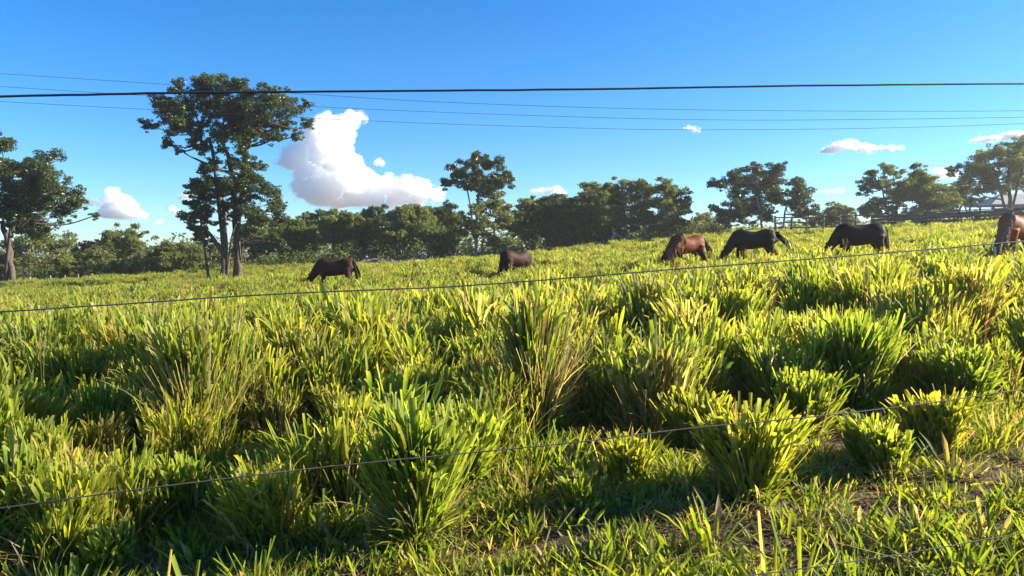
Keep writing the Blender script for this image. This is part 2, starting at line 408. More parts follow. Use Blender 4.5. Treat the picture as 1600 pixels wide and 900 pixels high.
tree('leaning_tree', 'big dark tree cut by the left edge with a bare trunk leaning left', (21, 445), 48,
     [(5, 3.5, [(22, 445), (14, 410), (8, 375), (0, 345)]), (3, 2, [(3, 350), (25, 325), (60, 305)]), (3, 2, [(0, 346), (-25, 320), (-50, 300)])],
     [(15, 230, 18), (40, 247, 20), (0, 245, 22), (62, 268, 20), (84, 285, 17), (98, 300, 13), (108, 325, 11), (90, 318, 13), (68, 300, 22), (40, 280, 26), (10, 275, 28),
      (-25, 265, 30), (-60, 290, 32), (-30, 310, 30), (5, 315, 30), (40, 318, 24), (65, 332, 16), (85, 338, 9), (30, 345, 20), (0, 350, 22), (-35, 345, 24), (52, 352, 10), (120, 334, 6), (75, 315, 16), (95, 308, 12), (55, 290, 20), (30, 300, 22), (15, 255, 18), (110, 315, 8), (50, 335, 14), (20, 330, 20)],
     M['leaf_dark'], M['bark'], leaf=0.165, dens=1.0, seed=13, thick=2.6, sub=20, spread=.44)

# scrub and woodland edge on the left
R_ = np.random.default_rng(77)
LEFT = [
 ('pale_sapling', 'thin pale stemmed sapling clump just right of the leaning tree', (42, 440), 56, [(1.6, 1, [(38, 441), (34, 400), (38, 375)]), (1.5, 1, [(47, 441), (47, 400), (50, 372)]), (1.2, .8, [(50, 440), (42, 405), (40, 390)])],
  [(38, 375, 16), (60, 385, 18), (25, 390, 14), (80, 395, 15), (50, 405, 16), (70, 372, 14), (90, 408, 12)], 'leaf_light', 'pale_bark', .2, .8),
 ('bush', 'yellow green bush at the far left edge below the leaning tree', (-5, 440), 57, [(1.5, 1, [(-5, 440), (-4, 415)])], [(0, 405, 12), (-20, 400, 18), (2, 425, 12), (-15, 420, 16)], 'leaf_light', 'bark', .2, 1),
 ('round_tree', 'tall rounded green tree standing over the scrub on the left', (190, 432), 66, [(2.5, 1.5, [(190, 432), (186, 400), (188, 380)])],
  [(180, 368, 13), (200, 366, 12), (212, 375, 10), (165, 376, 12), (152, 388, 11), (190, 385, 18), (215, 392, 13), (175, 395, 16), (205, 405, 16), (160, 405, 14), (225, 410, 11), (185, 415, 16), (145, 400, 8)], 'leaf_light', 'bark', .22, 1.25),
 ('scrub_bush', 'olive scrub bush between the sapling clump and the rounded tree', (118, 436), 60, [(1.2, .8, [(118, 436), (116, 410)])], [(105, 405, 12), (120, 412, 13), (135, 400, 11), (130, 422, 12), (108, 424, 12), (95, 418, 10)], 'leaf_light', 'bark', .2, 1),
 ('thin_sapling', 'nearly leafless thin sapling rising between the leaning and rounded trees', (106, 430), 61, [(.9, .4, [(106, 430), (105, 395), (104, 370)])], [(104, 368, 8), (112, 375, 6), (98, 378, 5), (116, 384, 4)], 'leaf_light', 'pale_bark', .18, .28),
 ('dark_bush', 'small dark blue green bush left of the rounded tree', (126, 425), 66, [(1.2, .8, [(126, 425), (126, 400)])], [(120, 393, 7), (132, 392, 8), (126, 402, 9), (140, 385, 7)], 'leaf_dark', 'bark', .22, 1),
 ('scrub_bush', 'grey green scrub bush in front of the rounded tree', (165, 433), 60, [(1, .7, [(165, 433), (164, 405)])], [(155, 400, 10), (170, 405, 12), (180, 418, 11), (160, 420, 12), (188, 425, 8), (148, 425, 10)], 'leaf_light', 'pale_bark', .2, .9),
 ('scrub_bush', 'low scrub bush just right of the rounded tree', (228, 430), 60, [(1, .7, [(228, 430), (228, 405)])], [(220, 410, 11), (235, 405, 11), (242, 418, 11), (225, 422, 11), (212, 424, 9)], 'leaf_light', 'bark', .2, .9),
 ('sapling', 'slender grey green sapling with pale stems right of the rounded tree', (247, 428), 61, [(1.1, .6, [(247, 428), (248, 400), (250, 385)]), (1, .6, [(255, 428), (256, 400)])], [(248, 385, 11), (260, 390, 10), (240, 395, 9), (256, 404, 10)], 'leaf_olive', 'pale_bark', .2, .8),
 ('scrub_bush', 'olive scrub bush left of the forked tree', (280, 425), 60, [(1, .7, [(280, 425), (280, 400)])], [(268, 390, 12), (285, 385, 12), (300, 392, 12), (275, 405, 13), (295, 408, 13), (262, 412, 11), (310, 405, 9)], 'leaf_light', 'bark', .2, .95),
 ('scrub_bush', 'brownish scrub bush behind the forked tree trunk', (325, 420), 62, [(1, .7, [(325, 420), (325, 400)])], [(315, 390, 11), (330, 386, 10), (340, 400, 11), (322, 405, 12), (310, 410, 9)], 'leaf_light', 'bark', .2, .95),
]
for k_, (nm, lb, bs, dp, tr_, lo, lm, bm, lf, de) in enumerate(LEFT):
    tree(nm, lb, bs, dp, tr_, lo, M[lm], M[bm], leaf=lf, dens=de, seed=100 + k_, cat='bush' if 'bush' in nm else 'tree', sub=18, grow=1.4)

# long belt of woodland trees behind the pasture
BELT = [
 ('woodland_tree', 'low dark tree just right of the tallest tree trunk', (405, 412), 66, (405, 375, 30, 26), 'leaf_olive'),
 ('woodland_tree', 'rounded olive tree behind the grazing bay horse head', (470, 405), 68, (465, 374, 36, 27), 'leaf_olive'),
 ('woodland_tree', 'wide leafy tree right above the back of the leftmost bay horse', (545, 402), 66, (545, 370, 44, 30), 'leaf_light'),
 ('woodland_tree', 'dark flat topped tree rising behind the one above the bay horse', (580, 398), 76, (590, 352, 42, 21), 'leaf_dark'),
 ('woodland_tree', 'small topped dark tree at the left end of the woodland skyline', (500, 400), 78, (505, 357, 42, 20), 'leaf_dark'),
 ('pale_woodland_tree', 'grey leaved tree with a pale upright trunk left of the woodland centre', (638, 396), 66, (645, 357, 34, 32), 'leaf_olive'),
 ('woodland_tree', 'dark tree under the right end of the big cloud', (690, 395), 72, (692, 354, 32, 30), 'leaf_dark'),
 ('woodland_tree', 'low bushy tree below the big cloud at the wood edge', (615, 399), 64, (610, 382, 32, 17), 'leaf_olive'),
 ('woodland_tree', 'low bushy tree left of the tall centre tree trunk', (690, 396), 64, (690, 378, 28, 19), 'leaf_olive'),
 ('woodland_tree', 'pale grey green tree just right of the tall centre tree', (830, 388), 64, (828, 345, 24, 34), 'leaf_light'),
 ('woodland_tree', 'dense dark green dome shaped tree right of the centre horse', (880, 382), 62, (878, 353, 38, 35), 'leaf_dark'),
 ('woodland_tree', 'dark tree behind the dome shaped tree', (860, 380), 76, (865, 335, 45, 22), 'leaf_dark'),
 ('woodland_tree', 'round crowned dark tree at the left of the right hand wood group', (940, 375), 64, (940, 330, 38, 35), 'leaf_olive'),
 ('woodland_tree', 'low bush at the foot of the wood behind the dead branch', (945, 378), 60, (940, 368, 40, 14), 'leaf_dark'),
 ('woodland_tree', 'low shaded bush under the spreading tree', (1045, 370), 62, (1035, 355, 32, 16), 'leaf_olive'),
]
for k_, (nm, lb, bs, dp, (cx_, cy_, rx_, ry_), lm) in enumerate(BELT):
    rr_ = np.random.default_rng(300 + k_)
    cy_ -= 3; ry_ += 4
    lo = auto_lobes(rr_, cx_, cy_, rx_, ry_, int(10 + rx_ * ry_ / 60))
    tree(nm, lb, bs, dp, [(2.2, 1.2, [bs, (bs[0] + rr_.uniform(-3, 3), (bs[1] + cy_) / 2), (cx_, cy_)])], lo, M[lm],
         M['pale_bark'] if 'pale' in nm else M['bark'], leaf=0.24, dens=1.1, seed=330 + k_, sub=14, thick=2.0, spread=.46)
tree('centre_tree', 'tall tree amid the wood with a high dark top and straight pale trunk', (742, 396), 60,
     [(2.6, 1.8, [(743, 396), (744, 370), (745, 335), (748, 300), (750, 275)]), (1.4, .8, [(747, 310), (730, 298), (712, 290)]), (1.4, .8, [(749, 300), (768, 288), (785, 275)])],
     [(755, 252, 11), (740, 262, 13), (765, 262, 14), (725, 272, 13), (750, 278, 16), (780, 275, 13), (792, 278, 9), (710, 283, 10), (702, 290, 7), (735, 290, 13), (765, 292, 14), (785, 290, 10), (750, 300, 12)],
     M['leaf_dark'], M['pale_bark'], leaf=0.18, dens=1.5, seed=21, thick=1.6, grow=1.35)
tree('bronze_tree', 'bronze green leafy tree hanging in front of the tall centre tree', (768, 394), 58,
     [(1.6, 1, [(775, 394), (772, 370), (775, 340)])],
     [(745, 325, 15), (770, 318, 16), (792, 330, 16), (730, 345, 15), (755, 348, 17), (780, 352, 18), (800, 350, 13), (720, 362, 13), (745, 370, 14), (770, 375, 15), (792, 378, 11), (808, 335, 9), (712, 345, 10), (700, 335, 9)],
     M['leaf_light'], M['bark'], leaf=0.22, dens=.95, seed=22, thick=1.6)
tree('spreading_tree', 'spreading olive tree with two slim bent trunks at the right end of the wood', (977, 365), 60,
     [(2.6, 1.5, [(979, 366), (976, 345), (975, 325), (985, 305)]), (1.8, 1, [(1009, 364), (1010, 350), (1018, 342), (1035, 330), (1050, 318)])],
     [(925, 305, 12), (945, 300, 14), (965, 298, 15), (990, 292, 16), (1012, 298, 14), (1040, 292, 13), (1060, 302, 14), (1076, 312, 12), (1082, 322, 8), (935, 325, 17), (960, 320, 18), (985, 315, 19),
      (1010, 318, 18), (1035, 315, 18), (1058, 322, 13), (1000, 340, 15), (1025, 338, 13), (1045, 335, 10), (965, 340, 14), (995, 352, 11), (1030, 352, 10), (1065, 332, 7)],
     M['leaf_olive'], M['pale_bark'], leaf=0.2, dens=1.3, seed=23, thick=2.0, grow=1.3)
RIGHT = [
 ('far_tree', 'faint hazy tree far off between the wood and the dark right hand tree', (1098, 362), 95, [(1.2, .8, [(1098, 365), (1098, 345)])], [(1090, 342, 8), (1102, 338, 8), (1112, 345, 8), (1098, 350, 9), (1080, 352, 7), (1060, 356, 7), (1070, 350, 6)], 'leaf_olive', 'bark', .3, .8),
 ('brown_bush', 'brown leafless looking bush left of the black horse', (1115, 362), 70, [(1, .6, [(1115, 363), (1115, 350)])], [(1105, 356, 8), (1118, 352, 8), (1130, 356, 8), (1095, 360, 6)], 'leaf_light', 'bark', .22, .5),
 ('layered_tree', 'dark layered tree behind the black horse with a pale leaning pole trunk', (1192, 358), 60,
  [(1.7, 1.1, [(1192, 360), (1188, 335), (1184, 310), (1188, 285)]), (1.8, 1, [(1222, 358), (1226, 335), (1230, 315)]), (1.5, .9, [(1130, 358), (1145, 340), (1160, 320)])],
  [(1188, 266, 11), (1205, 270, 12), (1175, 275, 12), (1152, 280, 12), (1132, 284, 10), (1125, 290, 6), (1215, 283, 14), (1232, 295, 13), (1195, 290, 17), (1170, 295, 16), (1245, 305, 12), (1258, 312, 12), (1268, 322, 9), (1235, 318, 14), (1210, 312, 17),
   (1182, 318, 17), (1155, 318, 13), (1138, 320, 11), (1120, 328, 9), (1128, 338, 11), (1150, 338, 13), (1175, 338, 12), (1205, 335, 12), (1245, 332, 11), (1262, 334, 8), (1112, 335, 5)], 'leaf_dark', 'pale_bark', .22, 1.1),
 ('round_bush', 'small round bush nearer of the pair right of the layered tree', (1287, 353), 66, [(1, .6, [(1287, 354), (1287, 345)])], [(1280, 342, 7), (1290, 338, 7), (1298, 345, 7), (1285, 349, 7), (1270, 346, 7), (1262, 350, 6)], 'leaf_light', 'bark', .22, 1.1),
 ('round_tree', 'round topped far tree in the gap left of the grey horse fence', (1305, 352), 85, [(1.5, 1, [(1305, 354), (1305, 335)])], [(1297, 326, 8), (1310, 328, 8), (1320, 337, 8), (1300, 338, 9), (1328, 345, 7), (1312, 346, 8), (1290, 334, 7)], 'leaf_olive', 'bark', .28, 1.2),
 ('hazy_tree', 'grey green broad tree behind the corral with a feathery left limb', (1400, 350), 62,
  [(3.0, 1.6, [(1398, 352), (1400, 330), (1405, 310), (1402, 290)]), (1.4, .7, [(1392, 315), (1378, 295), (1372, 278)]), (2, 1, [(1440, 348), (1438, 325), (1435, 305)])],
  [(1365, 270, 8), (1382, 267, 9), (1402, 268, 9), (1415, 272, 9), (1355, 285, 8), (1350, 296, 7), (1372, 288, 9), (1395, 285, 11), (1425, 282, 13), (1442, 278, 11), (1452, 290, 11), (1410, 300, 16), (1435, 300, 16), (1460, 302, 11),
   (1385, 312, 14), (1370, 325, 12), (1400, 325, 16), (1425, 322, 17), (1450, 320, 14), (1362, 332, 7), (1395, 340, 11), (1430, 338, 12), (1465, 315, 9), (1455, 336, 9)], 'leaf_olive', 'bark', .22, 1.0),
 ('low_tree', 'low brownish tree between the grey green tree and the roofed shed', (1498, 340), 64, [(1.6, 1, [(1496, 345), (1500, 325), (1510, 310)]), (1.3, .7, [(1520, 345), (1508, 325), (1500, 305)])],
  [(1485, 300, 9), (1500, 292, 9), (1515, 300, 9), (1495, 312, 10), (1515, 315, 9), (1480, 318, 9), (1475, 330, 9), (1500, 330, 9), (1470, 310, 6)], 'leaf_olive', 'bark', .22, .85),
 ('edge_tree', 'large airy tree rising over the shed at the right edge', (1578, 335), 66,
  [(3.2, 2, [(1580, 345), (1578, 310), (1576, 285), (1580, 260)]), (2, 1, [(1577, 290), (1555, 265), (1535, 258)]), (2, 1, [(1578, 285), (1600, 260), (1615, 250)])],
  [(1588, 226, 10), (1570, 232, 11), (1605, 230, 12), (1552, 240, 10), (1535, 245, 9), (1520, 250, 9), (1510, 262, 9), (1528, 262, 12), (1548, 258, 13), (1570, 250, 14), (1595, 248, 14), (1620, 250, 18), (1510, 280, 9), (1530, 282, 12), (1552, 278, 12),
   (1578, 270, 12), (1600, 272, 14), (1625, 275, 18), (1545, 295, 10), (1525, 297, 8), (1565, 292, 9), (1600, 292, 10), (1640, 240, 20)], 'leaf_olive', 'bark', .22, .85),
]
for k_, (nm, lb, bs, dp, tr_, lo, lm, bm, lf, de) in enumerate(RIGHT):
    tree(nm, lb, bs, dp, tr_, lo, M[lm], M[bm], leaf=lf * .85, dens=de * 1.35, seed=200 + k_, cat='bush' if 'bush' in nm else 'tree', sub=20, grow=1.4)

# far wood closing the horizon (one mass)
def far_wood():
    rng = np.random.default_rng(8); b_ = MB(); cl = []
    for k in range(420):
        a = rng.uniform(-44, 44); d = rng.uniform(92, 125)
        x = d * math.tan(math.radians(a)); h = rng.uniform(1.6, 4.0) * (1.25 if a < 6 else .6)
        c0 = np.array([x, d, gz(x, d) + h * .5])
        nl = 90
        g_ = rng.standard_normal((nl, 3)); g_ /= np.linalg.norm(g_, axis=1)[:, None]
        cl.append(c0 + g_ * (rng.uniform(.5, 1, nl) ** .5)[:, None] * [2.4, 1.8, h * .62])
    leaves(b_, rng, np.concatenate(cl), .55)
    o = b_.build('far_wood', M['leaf_olive'], smooth=False); tag(o, 'low distant wood closing the horizon behind the pasture', 'woodland', kind='stuff')
far_wood()

# weedy undergrowth along the foot of the wood
def undergrowth():
    rng = np.random.default_rng(18); b_ = MB(); cl = []
    for k in range(620):
        px = rng.uniform(-40, 1130); d = rng.uniform(60, 66)
        x = (px - 800) / F * d; h = rng.uniform(.4, 2.1)
        nl = 60
        g_ = rng.standard_normal((nl, 3)); g_ /= np.linalg.norm(g_, axis=1)[:, None]
        cl.append(np.array([x, d, gz(x, d) + h * .45]) + g_ * (rng.uniform(.3, 1, nl) ** .5)[:, None] * [.9, .7, h * .6])
    leaves(b_, rng, np.concatenate(cl), .22, dry=.12)
    o = b_.build('undergrowth', M['leaf_olive'], smooth=False); tag(o, 'weedy undergrowth along the foot of the wood', 'undergrowth', kind='stuff')
undergrowth()

# ------------------------------------------------------------------ corral, shed, posts, dead branch
def corral():
    rng = np.random.default_rng(5)
    e0 = at(1212, 355, 52); e1 = at(1640, 350, 47)
    org = np.array([e0[0], e0[1], gz(e0[0], e0[1])])
    e = empty('corral_fence', org); tag(e, 'weathered grey board corral fence along the right side of the pasture', 'fence')
    npst = 17; P = []
    for k in range(npst):
        f = k / (npst - 1); x, y = e0[0] * (1 - f) + e1[0] * f, e0[1] * (1 - f) + e1[1] * f
        P.append(np.array([x, y, gz(x, y)]))
    for k, p_ in enumerate(P):
        b_ = MB(); h = (1.38 if k < 8 else 1.24) + rng.uniform(-.05, .1)
        lean = rng.normal(0, .02, 2)
        b_.tube(np.array([p_ - org + [0, 0, -.3], p_ - org + [lean[0], lean[1], h * .6], p_ - org + [lean[0] * 2, lean[1] * 2, h]]), [.095, .09, .08], 8)
        b_.build('post', M['post_wood'], e)
    d0 = (P[-1] - P[0]); d0 /= np.linalg.norm(d0); off = np.array([d0[1], -d0[0], 0]) * .12
    for k in range(npst - 1):
        hs_ = (.38, .64, .9, 1.13) if k > 5 else (.6, .95, 1.28)
        for h in hs_:
            if k < 6 and rng.uniform() < .1: continue
            b_ = MB(); j0, j1 = rng.normal(0, .025, 2)
            a0 = P[k] - org + off + [0, 0, h + j0] - d0 * .05; a1 = P[k + 1] - org + off + [0, 0, h + j1] + d0 * .05
            off2 = off * (.12 if k % 2 else 0)
            b_.box(a0 + off2, a1 + off2, .035, .2 if k > 5 else .09); b_.build('board', M['old_wood'], e)
        if k > 8:                                    # upright pickets behind the boards
            for f in np.linspace(.2, .8, 3):
                p_ = P[k] * (1 - f) + P[k + 1] * f - org - off * .5
                b_ = MB(); b_.box(p_ + [0, 0, -.1], p_ + [0, 0, 1.18 + rng.uniform(-.1, .05)], .12, .03, up=(d0[1], -d0[0], 0)); b_.build('picket', M['old_wood'], e)
    b_ = MB(); b_.box(P[8] - org + [0, 0, 1.26], P[-1] - org + [0, 0, 1.26], .16, .06); b_.build('top_rail', M['old_wood'], e)
corral()

def shed():
    c0 = at(1620, 330, 88); org = np.array([c0[0], c0[1], gz(c0[0], c0[1])])
    e = empty('open_shed', org); tag(e, 'open sided shed with a low pitched grey roof at the right edge behind the corral', 'shed')
    k = 88 / F
    def zz(py): return at(1600, py, 88)[2] - org[2]
    xl = (1530 - 1620) * k; xr = 6.5
    ze, zr = zz(321), zz(302)
    xrl = (1568 - 1620) * k                         # hip: the ridge starts further right than the eave
    b_ = MB(); y0, y1, ym = -2.3, 2.6, .4; th = .07
    v = [(xl, y0, ze), (xr, y0, ze), (xr, ym, zr), (xrl, ym, zr), (xl, y1, ze), (xr, y1, ze)]
    v += [(a, b__, c_ - th) for a, b__, c_ in v]
    q = [(0, 1, 2, 3), (3, 2, 5, 4), (9, 8, 7, 6), (10, 11, 8, 9), (0, 6, 7, 1), (1, 7, 8, 2), (2, 8, 11, 5), (5, 11, 10, 4), (4, 10, 6, 0)]
    b_.add(v, q, [(0, 3, 4), (6, 10, 9)]); b_.build('roof', M['roof'], e, smooth=False)
    b_ = MB(); b_.box((xl, y0 - .02, ze - .14), (xr, y0 - .02, ze - .14), .05, .16); b_.build('eave_board', M['old_wood'], e)
    for x in (xl + .35, xl + 1.6, xl + 3.1, xl + 5, xl + 7.4):
        for y in (y0 + .2, y1 - .25):
            b_ = MB(); b_.tube([(x, y, -.4), (x, y, ze / 2), (x, y, ze - .05)], [.13, .12, .12], 8); b_.build('post', M['dark_bark'], e)
    b_ = MB(); b_.box((xl + 3.2, y1 - .6, .9), (xr, y1 - .6, .9), .05, 1.8); b_.build('board_wall', M['old_wood'], e)
shed()

POSTS = [(78, 440), (103, 439), (123, 437), (143, 435), (611, 402), (653, 400), (705, 399), (755, 396), (818, 390), (851, 389), (895, 387), (922, 386), (944, 384), (966, 382), (974, 381), (982, 380), (994, 379), (1002, 378), (1120, 368)]
rp = np.random.default_rng(4)
for k_, (px, py) in enumerate(POSTS):
    d = 57.5; p_ = at(px, py, d); z0 = gz(p_[0], d)
    e_ = MB(); h = max(.7, p_[2] - z0 + rp.uniform(.25, .5))
    ln = rp.normal(0, .05, 2)
    e_.tube([(0, 0, -.2), (ln[0] * .5, ln[1] * .5, h * .5), (ln[0], ln[1], h)], [.06, .055, .05], 7)
    o = e_.build('fence_post', M['post_wood'], loc=(p_[0], d, z0))
    where = 'in front of the pale scrub, right of the leaning tree' if px < 200 else 'standing near the pale dead limb' if 930 < px < 1010 else 'between the chestnut horse and the layered tree' if px > 1010 else 'at the dark foot of the wood between the two bay horses' if px < 740 else 'at the dark foot of the wood right of the centre horse'
    tag(o, 'thin grey fence post ' + where, 'fence post', 'fence posts along the foot of the wood')

def dirt_bank():
    b_ = MB(); rb = np.random.default_rng(6); xs = np.linspace(-13.2, -5.2, 60); ys = np.linspace(52.5, 58.5, 16)
    Xg, Yg = np.meshgrid(xs, ys, indexing='ij')
    prof = np.exp(-((Yg - 55.4) / 1.3) ** 2) * np.clip((Xg + 13.2) / 1.5, 0, 1) * np.clip((-5.2 - Xg) / 2.2, 0, 1)
    Z = terrain(Xg, Yg) - .05 + prof * (.62 + .10 * np.sin(Xg * 1.7) + rb.normal(0, .03, Xg.shape))
    i = np.arange(59)[:, None] * 16; j = np.arange(15)[None, :]
    b_.add(np.stack([Xg, Yg, Z], -1), np.stack([i + j, i + 16 + j, i + 17 + j, i + 1 + j], -1).reshape(-1, 4))
    o = b_.build('dirt_bank', simple('pale_dry_earth', (.17, .13, .09), (.34, .27, .19), 1.6, .95, .05, .3)); o['kind'] = 'structure'
dirt_bank()

def dead_branch():
    d = 58; c0 = at(957, 385, d); org = np.array([c0[0], d, gz(c0[0], d)])
    b_ = MB()
    def pth(pts, r0, r1):
        P = smooth_path([at(px, py, d) - org + [0, dy, 0] for px, py, dy in pts], 4); b_.tube(P, np.linspace(r0, r1, len(P)), 7)
    pth([(950, 384, 0), (956, 374, 0), (959, 366, .1), (958, 356, .1)], .13, .06)
    pth([(958, 367, .1), (966, 368, -.2), (974, 374, -.3)], .08, .03)
    pth([(962, 368, 0), (963, 360, .3)], .04, .02)
    o = b_.build('dead_branch', M['pale_bark'], loc=org); tag(o, 'pale broken dead tree limb leaning at the wood edge', 'dead branch')
dead_branch()

# ------------------------------------------------------------------ horses
def horse_material(name, c1, c2, legs, leg_h=0.62, rough=0.6):
    m, n, out = mat(name)
    tc = N(n, 'ShaderNodeTexCoord')
    nz = N(n, 'ShaderNodeTexNoise'); nz.inputs['Scale'].default_value = 3.2; nz.inputs['Detail'].default_value = 5
    n.links.new(tc.outputs['Object'], nz.inputs['Vector'])
    c = ramp(n, nz.outputs['Fac'], [(.3, c1), (.7, c2)])
    sp = N(n, 'ShaderNodeSeparateXYZ'); n.links.new(tc.outputs['Object'], sp.inputs[0])
    mr = N(n, 'ShaderNodeMapRange'); n.links.new(sp.outputs['Z'], mr.inputs[0])
    mr.inputs[1].default_value = leg_h - .08; mr.inputs[2].default_value = leg_h + .12
    c = mixc(n, mr.outputs[0], legs, c)
    nf = N(n, 'ShaderNodeTexNoise'); nf.inputs['Scale'].default_value = 60; nf.inputs['Detail'].default_value = 3
    n.links.new(tc.outputs['Object'], nf.inputs['Vector'])
    c = mixc(n, 1.0, c, ramp(n, nf.outputs['Fac'], [(.3, (.82, .82, .82)), (.7, (1.1, 1.1, 1.1))]), 'MULTIPLY')
    p = N(n, 'ShaderNodeBsdfPrincipled'); n.links.new(c, p.inputs['Base Color'])
    p.inputs['Roughness'].default_value = rough; p.inputs['Specular IOR Level'].default_value = .08
    n.links.new(p.outputs[0], out.inputs['Surface']); return m
M['bay'] = horse_material('dark_bay_coat', (0.030, 0.012, 0.008), (0.055, 0.021, 0.013), (0.010, 0.008, 0.008), .75)
M['brown'] = horse_material('dark_brown_coat', (0.026, 0.011, 0.008), (0.042, 0.017, 0.011), (0.012, 0.008, 0.007), .7)
M['chestnut'] = horse_material('chestnut_coat', (0.12, 0.026, 0.010), (0.19, 0.045, 0.016), (0.018, 0.011, 0.010), .82, .55)
M['black'] = horse_material('black_coat', (0.008, 0.007, 0.007), (0.013, 0.010, 0.009), (0.007, 0.006, 0.006))
M['seal'] = horse_material('seal_brown_coat', (0.014, 0.008, 0.007), (0.026, 0.013, 0.010), (0.009, 0.007, 0.006))
M['sorrel'] = horse_material('sorrel_coat', (0.25, 0.075, 0.032), (0.33, 0.11, 0.05), (0.14, 0.06, 0.035))
M['hair_black'] = simple('black_horse_hair', (0.008, 0.006, 0.006), (0.014, 0.010, 0.009), 20, .75, .08)
M['hair_brown'] = simple('red_brown_horse_hair', (0.16, 0.055, 0.028), (0.32, 0.13, 0.07), 14, .7, .12)
M['hair_dark_brown'] = simple('dark_brown_horse_hair', (0.03, 0.014, 0.010), (0.075, 0.03, 0.018), 14, .7, .12)
M['hair_flax'] = simple('flaxen_horse_hair', (0.2, 0.10, 0.055), (0.45, 0.27, 0.16), 14, .7, .12)
M['white_hair'] = simple('white_blaze', (0.5, 0.46, 0.42), (0.7, 0.66, 0.62), 14, .7, .2)
M['eye'] = simple('dark_eye', (0.004, 0.003, 0.003), (0.01, 0.007, 0.006), 5, .1, .6)

def loft(b, st):
    """closed tube through stations (x, y, z, half-height, half-width); the path lies mostly in the xz plane"""
    st = np.asarray(st, float)
    P = smooth_path(st[:, :3], 4); H = smooth_path(np.c_[st[:, 3:5], st[:, 3]], 4)
    tan = np.gradient(P, axis=0); tan /= np.linalg.norm(tan, axis=1)[:, None]
    side = np.array([0, 1., 0]); nrm = np.cross(np.broadcast_to(side, tan.shape), tan); nrm /= np.linalg.norm(nrm, axis=1)[:, None] + 1e-9
    n_ = 16; a = np.arange(n_) / n_ * 2 * np.pi
    v = P[:, None] + nrm[:, None] * (np.cos(a)[None, :, None] * np.maximum(H[:, None, None, 0], .004)) + side * (np.sin(a)[None, :, None] * np.maximum(H[:, None, None, 1], .004))
    m_ = len(P); i = np.arange(m_ - 1)[:, None] * n_; j = np.arange(n_)[None, :]; j2 = (j + 1) % n_
    q = np.stack([i + j, i + j2, i + n_ + j2, i + n_ + j], -1).reshape(-1, 4)
    vv = np.concatenate([v.reshape(-1, 3), P[:1], P[-1:]]); k = m_ * n_
    t = [(k, (c_ + 1) % n_, c_) for c_ in range(n_)] + [(k + 1, (m_ - 1) * n_ + c_, (m_ - 1) * n_ + (c_ + 1) % n_) for c_ in range(n_)]
    b.add(vv, q, t)

def remeshed(b, name, material, voxel=.028, smooth=6):
    o = b.build('tmp', material)
    md = o.modifiers.new('r', 'REMESH'); md.mode = 'VOXEL'; md.voxel_size = voxel; md.use_smooth_shade = True
    if smooth:
        ms = o.modifiers.new('s', 'SMOOTH'); ms.iterations = smooth; ms.factor = .5
    dg = bpy.context.evaluated_depsgraph_get()
    me = bpy.data.meshes.new_from_object(o.evaluated_get(dg))
    bpy.data.objects.remove(o); me.name = name
    me.polygons.foreach_set('use_smooth', np.ones(len(me.polygons), bool))
    return me

def horse_body(mats, turn=0.0, drop=0.0, step=0.0):
    """grazing horse facing +x, withers at 1.5 m; turn swings neck and head to the side"""
    b = MB()
    loft(b, [(-.83, 0, 1.16, .05, .05), (-.80, 0, 1.14, .20, .15), (-.68, 0, 1.14, .32, .25), (-.47, 0, 1.14, .35, .285), (-.22, 0, 1.09, .325, .285), (.05, 0, 1.055, .335, .30),
             (.3, 0, 1.07, .36, .285), (.5, 0, 1.12, .365, .235), (.64, 0, 1.12, .31, .20), (.76, 0, 1.09, .2, .14), (.80, 0, 1.08, .06, .05)])
    def xs(x): return x - .17 * min(1, max(0, (x - .5) / .7))
    def sw(x): return math.sin(turn) * max(0, x - .6), .6 + (x - .6) * math.cos(turn) if x > .6 else x
    def tr(L):
        o_ = []
        for x, y, z, h, w_ in L:
            x = xs(x); yy, xx = sw(x); o_.append((xx, y + yy, z + drop * max(0, x - .6), h, w_))
        return o_
    loft(b, tr([(.42, 0, 1.19, .30, .16), (.62, 0, 1.12, .29, .15), (.82, 0, .99, .235, .125), (1.0, 0, .83, .18, .10), (1.14, 0, .67, .15, .085), (1.21, 0, .58, .12, .08)]))
    loft(b, tr([(1.13, 0, .74, .05, .05), (1.20, 0, .66, .12, .085), (1.26, 0, .55, .145, .095), (1.285, 0, .42, .125, .085), (1.295, 0, .28, .092, .065), (1.30, 0, .15, .075, .058), (1.29, 0, .09, .06, .05), (1.285, 0, .06, .02, .02)]))
    for s_ in (-1, 1):                          # ears
        yy, xx = sw(xs(1.2))
        b.tube([(xx - .02, yy + s_ * .05, .70), (xx + .03, yy + s_ * .085, .78), (xx + .07, yy + s_ * .09, .87)], [.035, .042, .012], 7)
    for s_, d in ((-1, step), (1, -step)):
        y = .15 * s_
        b.tube([(-.56, y * .9, 1.06), (-.55, y, .86), (-.66 + d * .3, y, .66), (-.76 + d * .6, y, .52), (-.73 + d * .8, y, .36), (-.70 + d, y, .16), (-.66 + d, y, .06), (-.64 + d, y, 0)],
               [.2, .17, .1, .07, .052, .05, .06, .068], 12)
        y = .135 * s_
        b.tube([(.5, y, 1.0), (.48, y, .8), (.48 + d * .4, y, .62), (.49 + d * .7, y, .47), (.48 + d * .8, y, .3), (.48 + d, y, .14), (.51 + d, y, .06), (.52 + d, y, 0)],
               [.17, .12, .085, .068, .046, .048, .058, .066], 12)
    return remeshed(b, 'horse_body', mats)

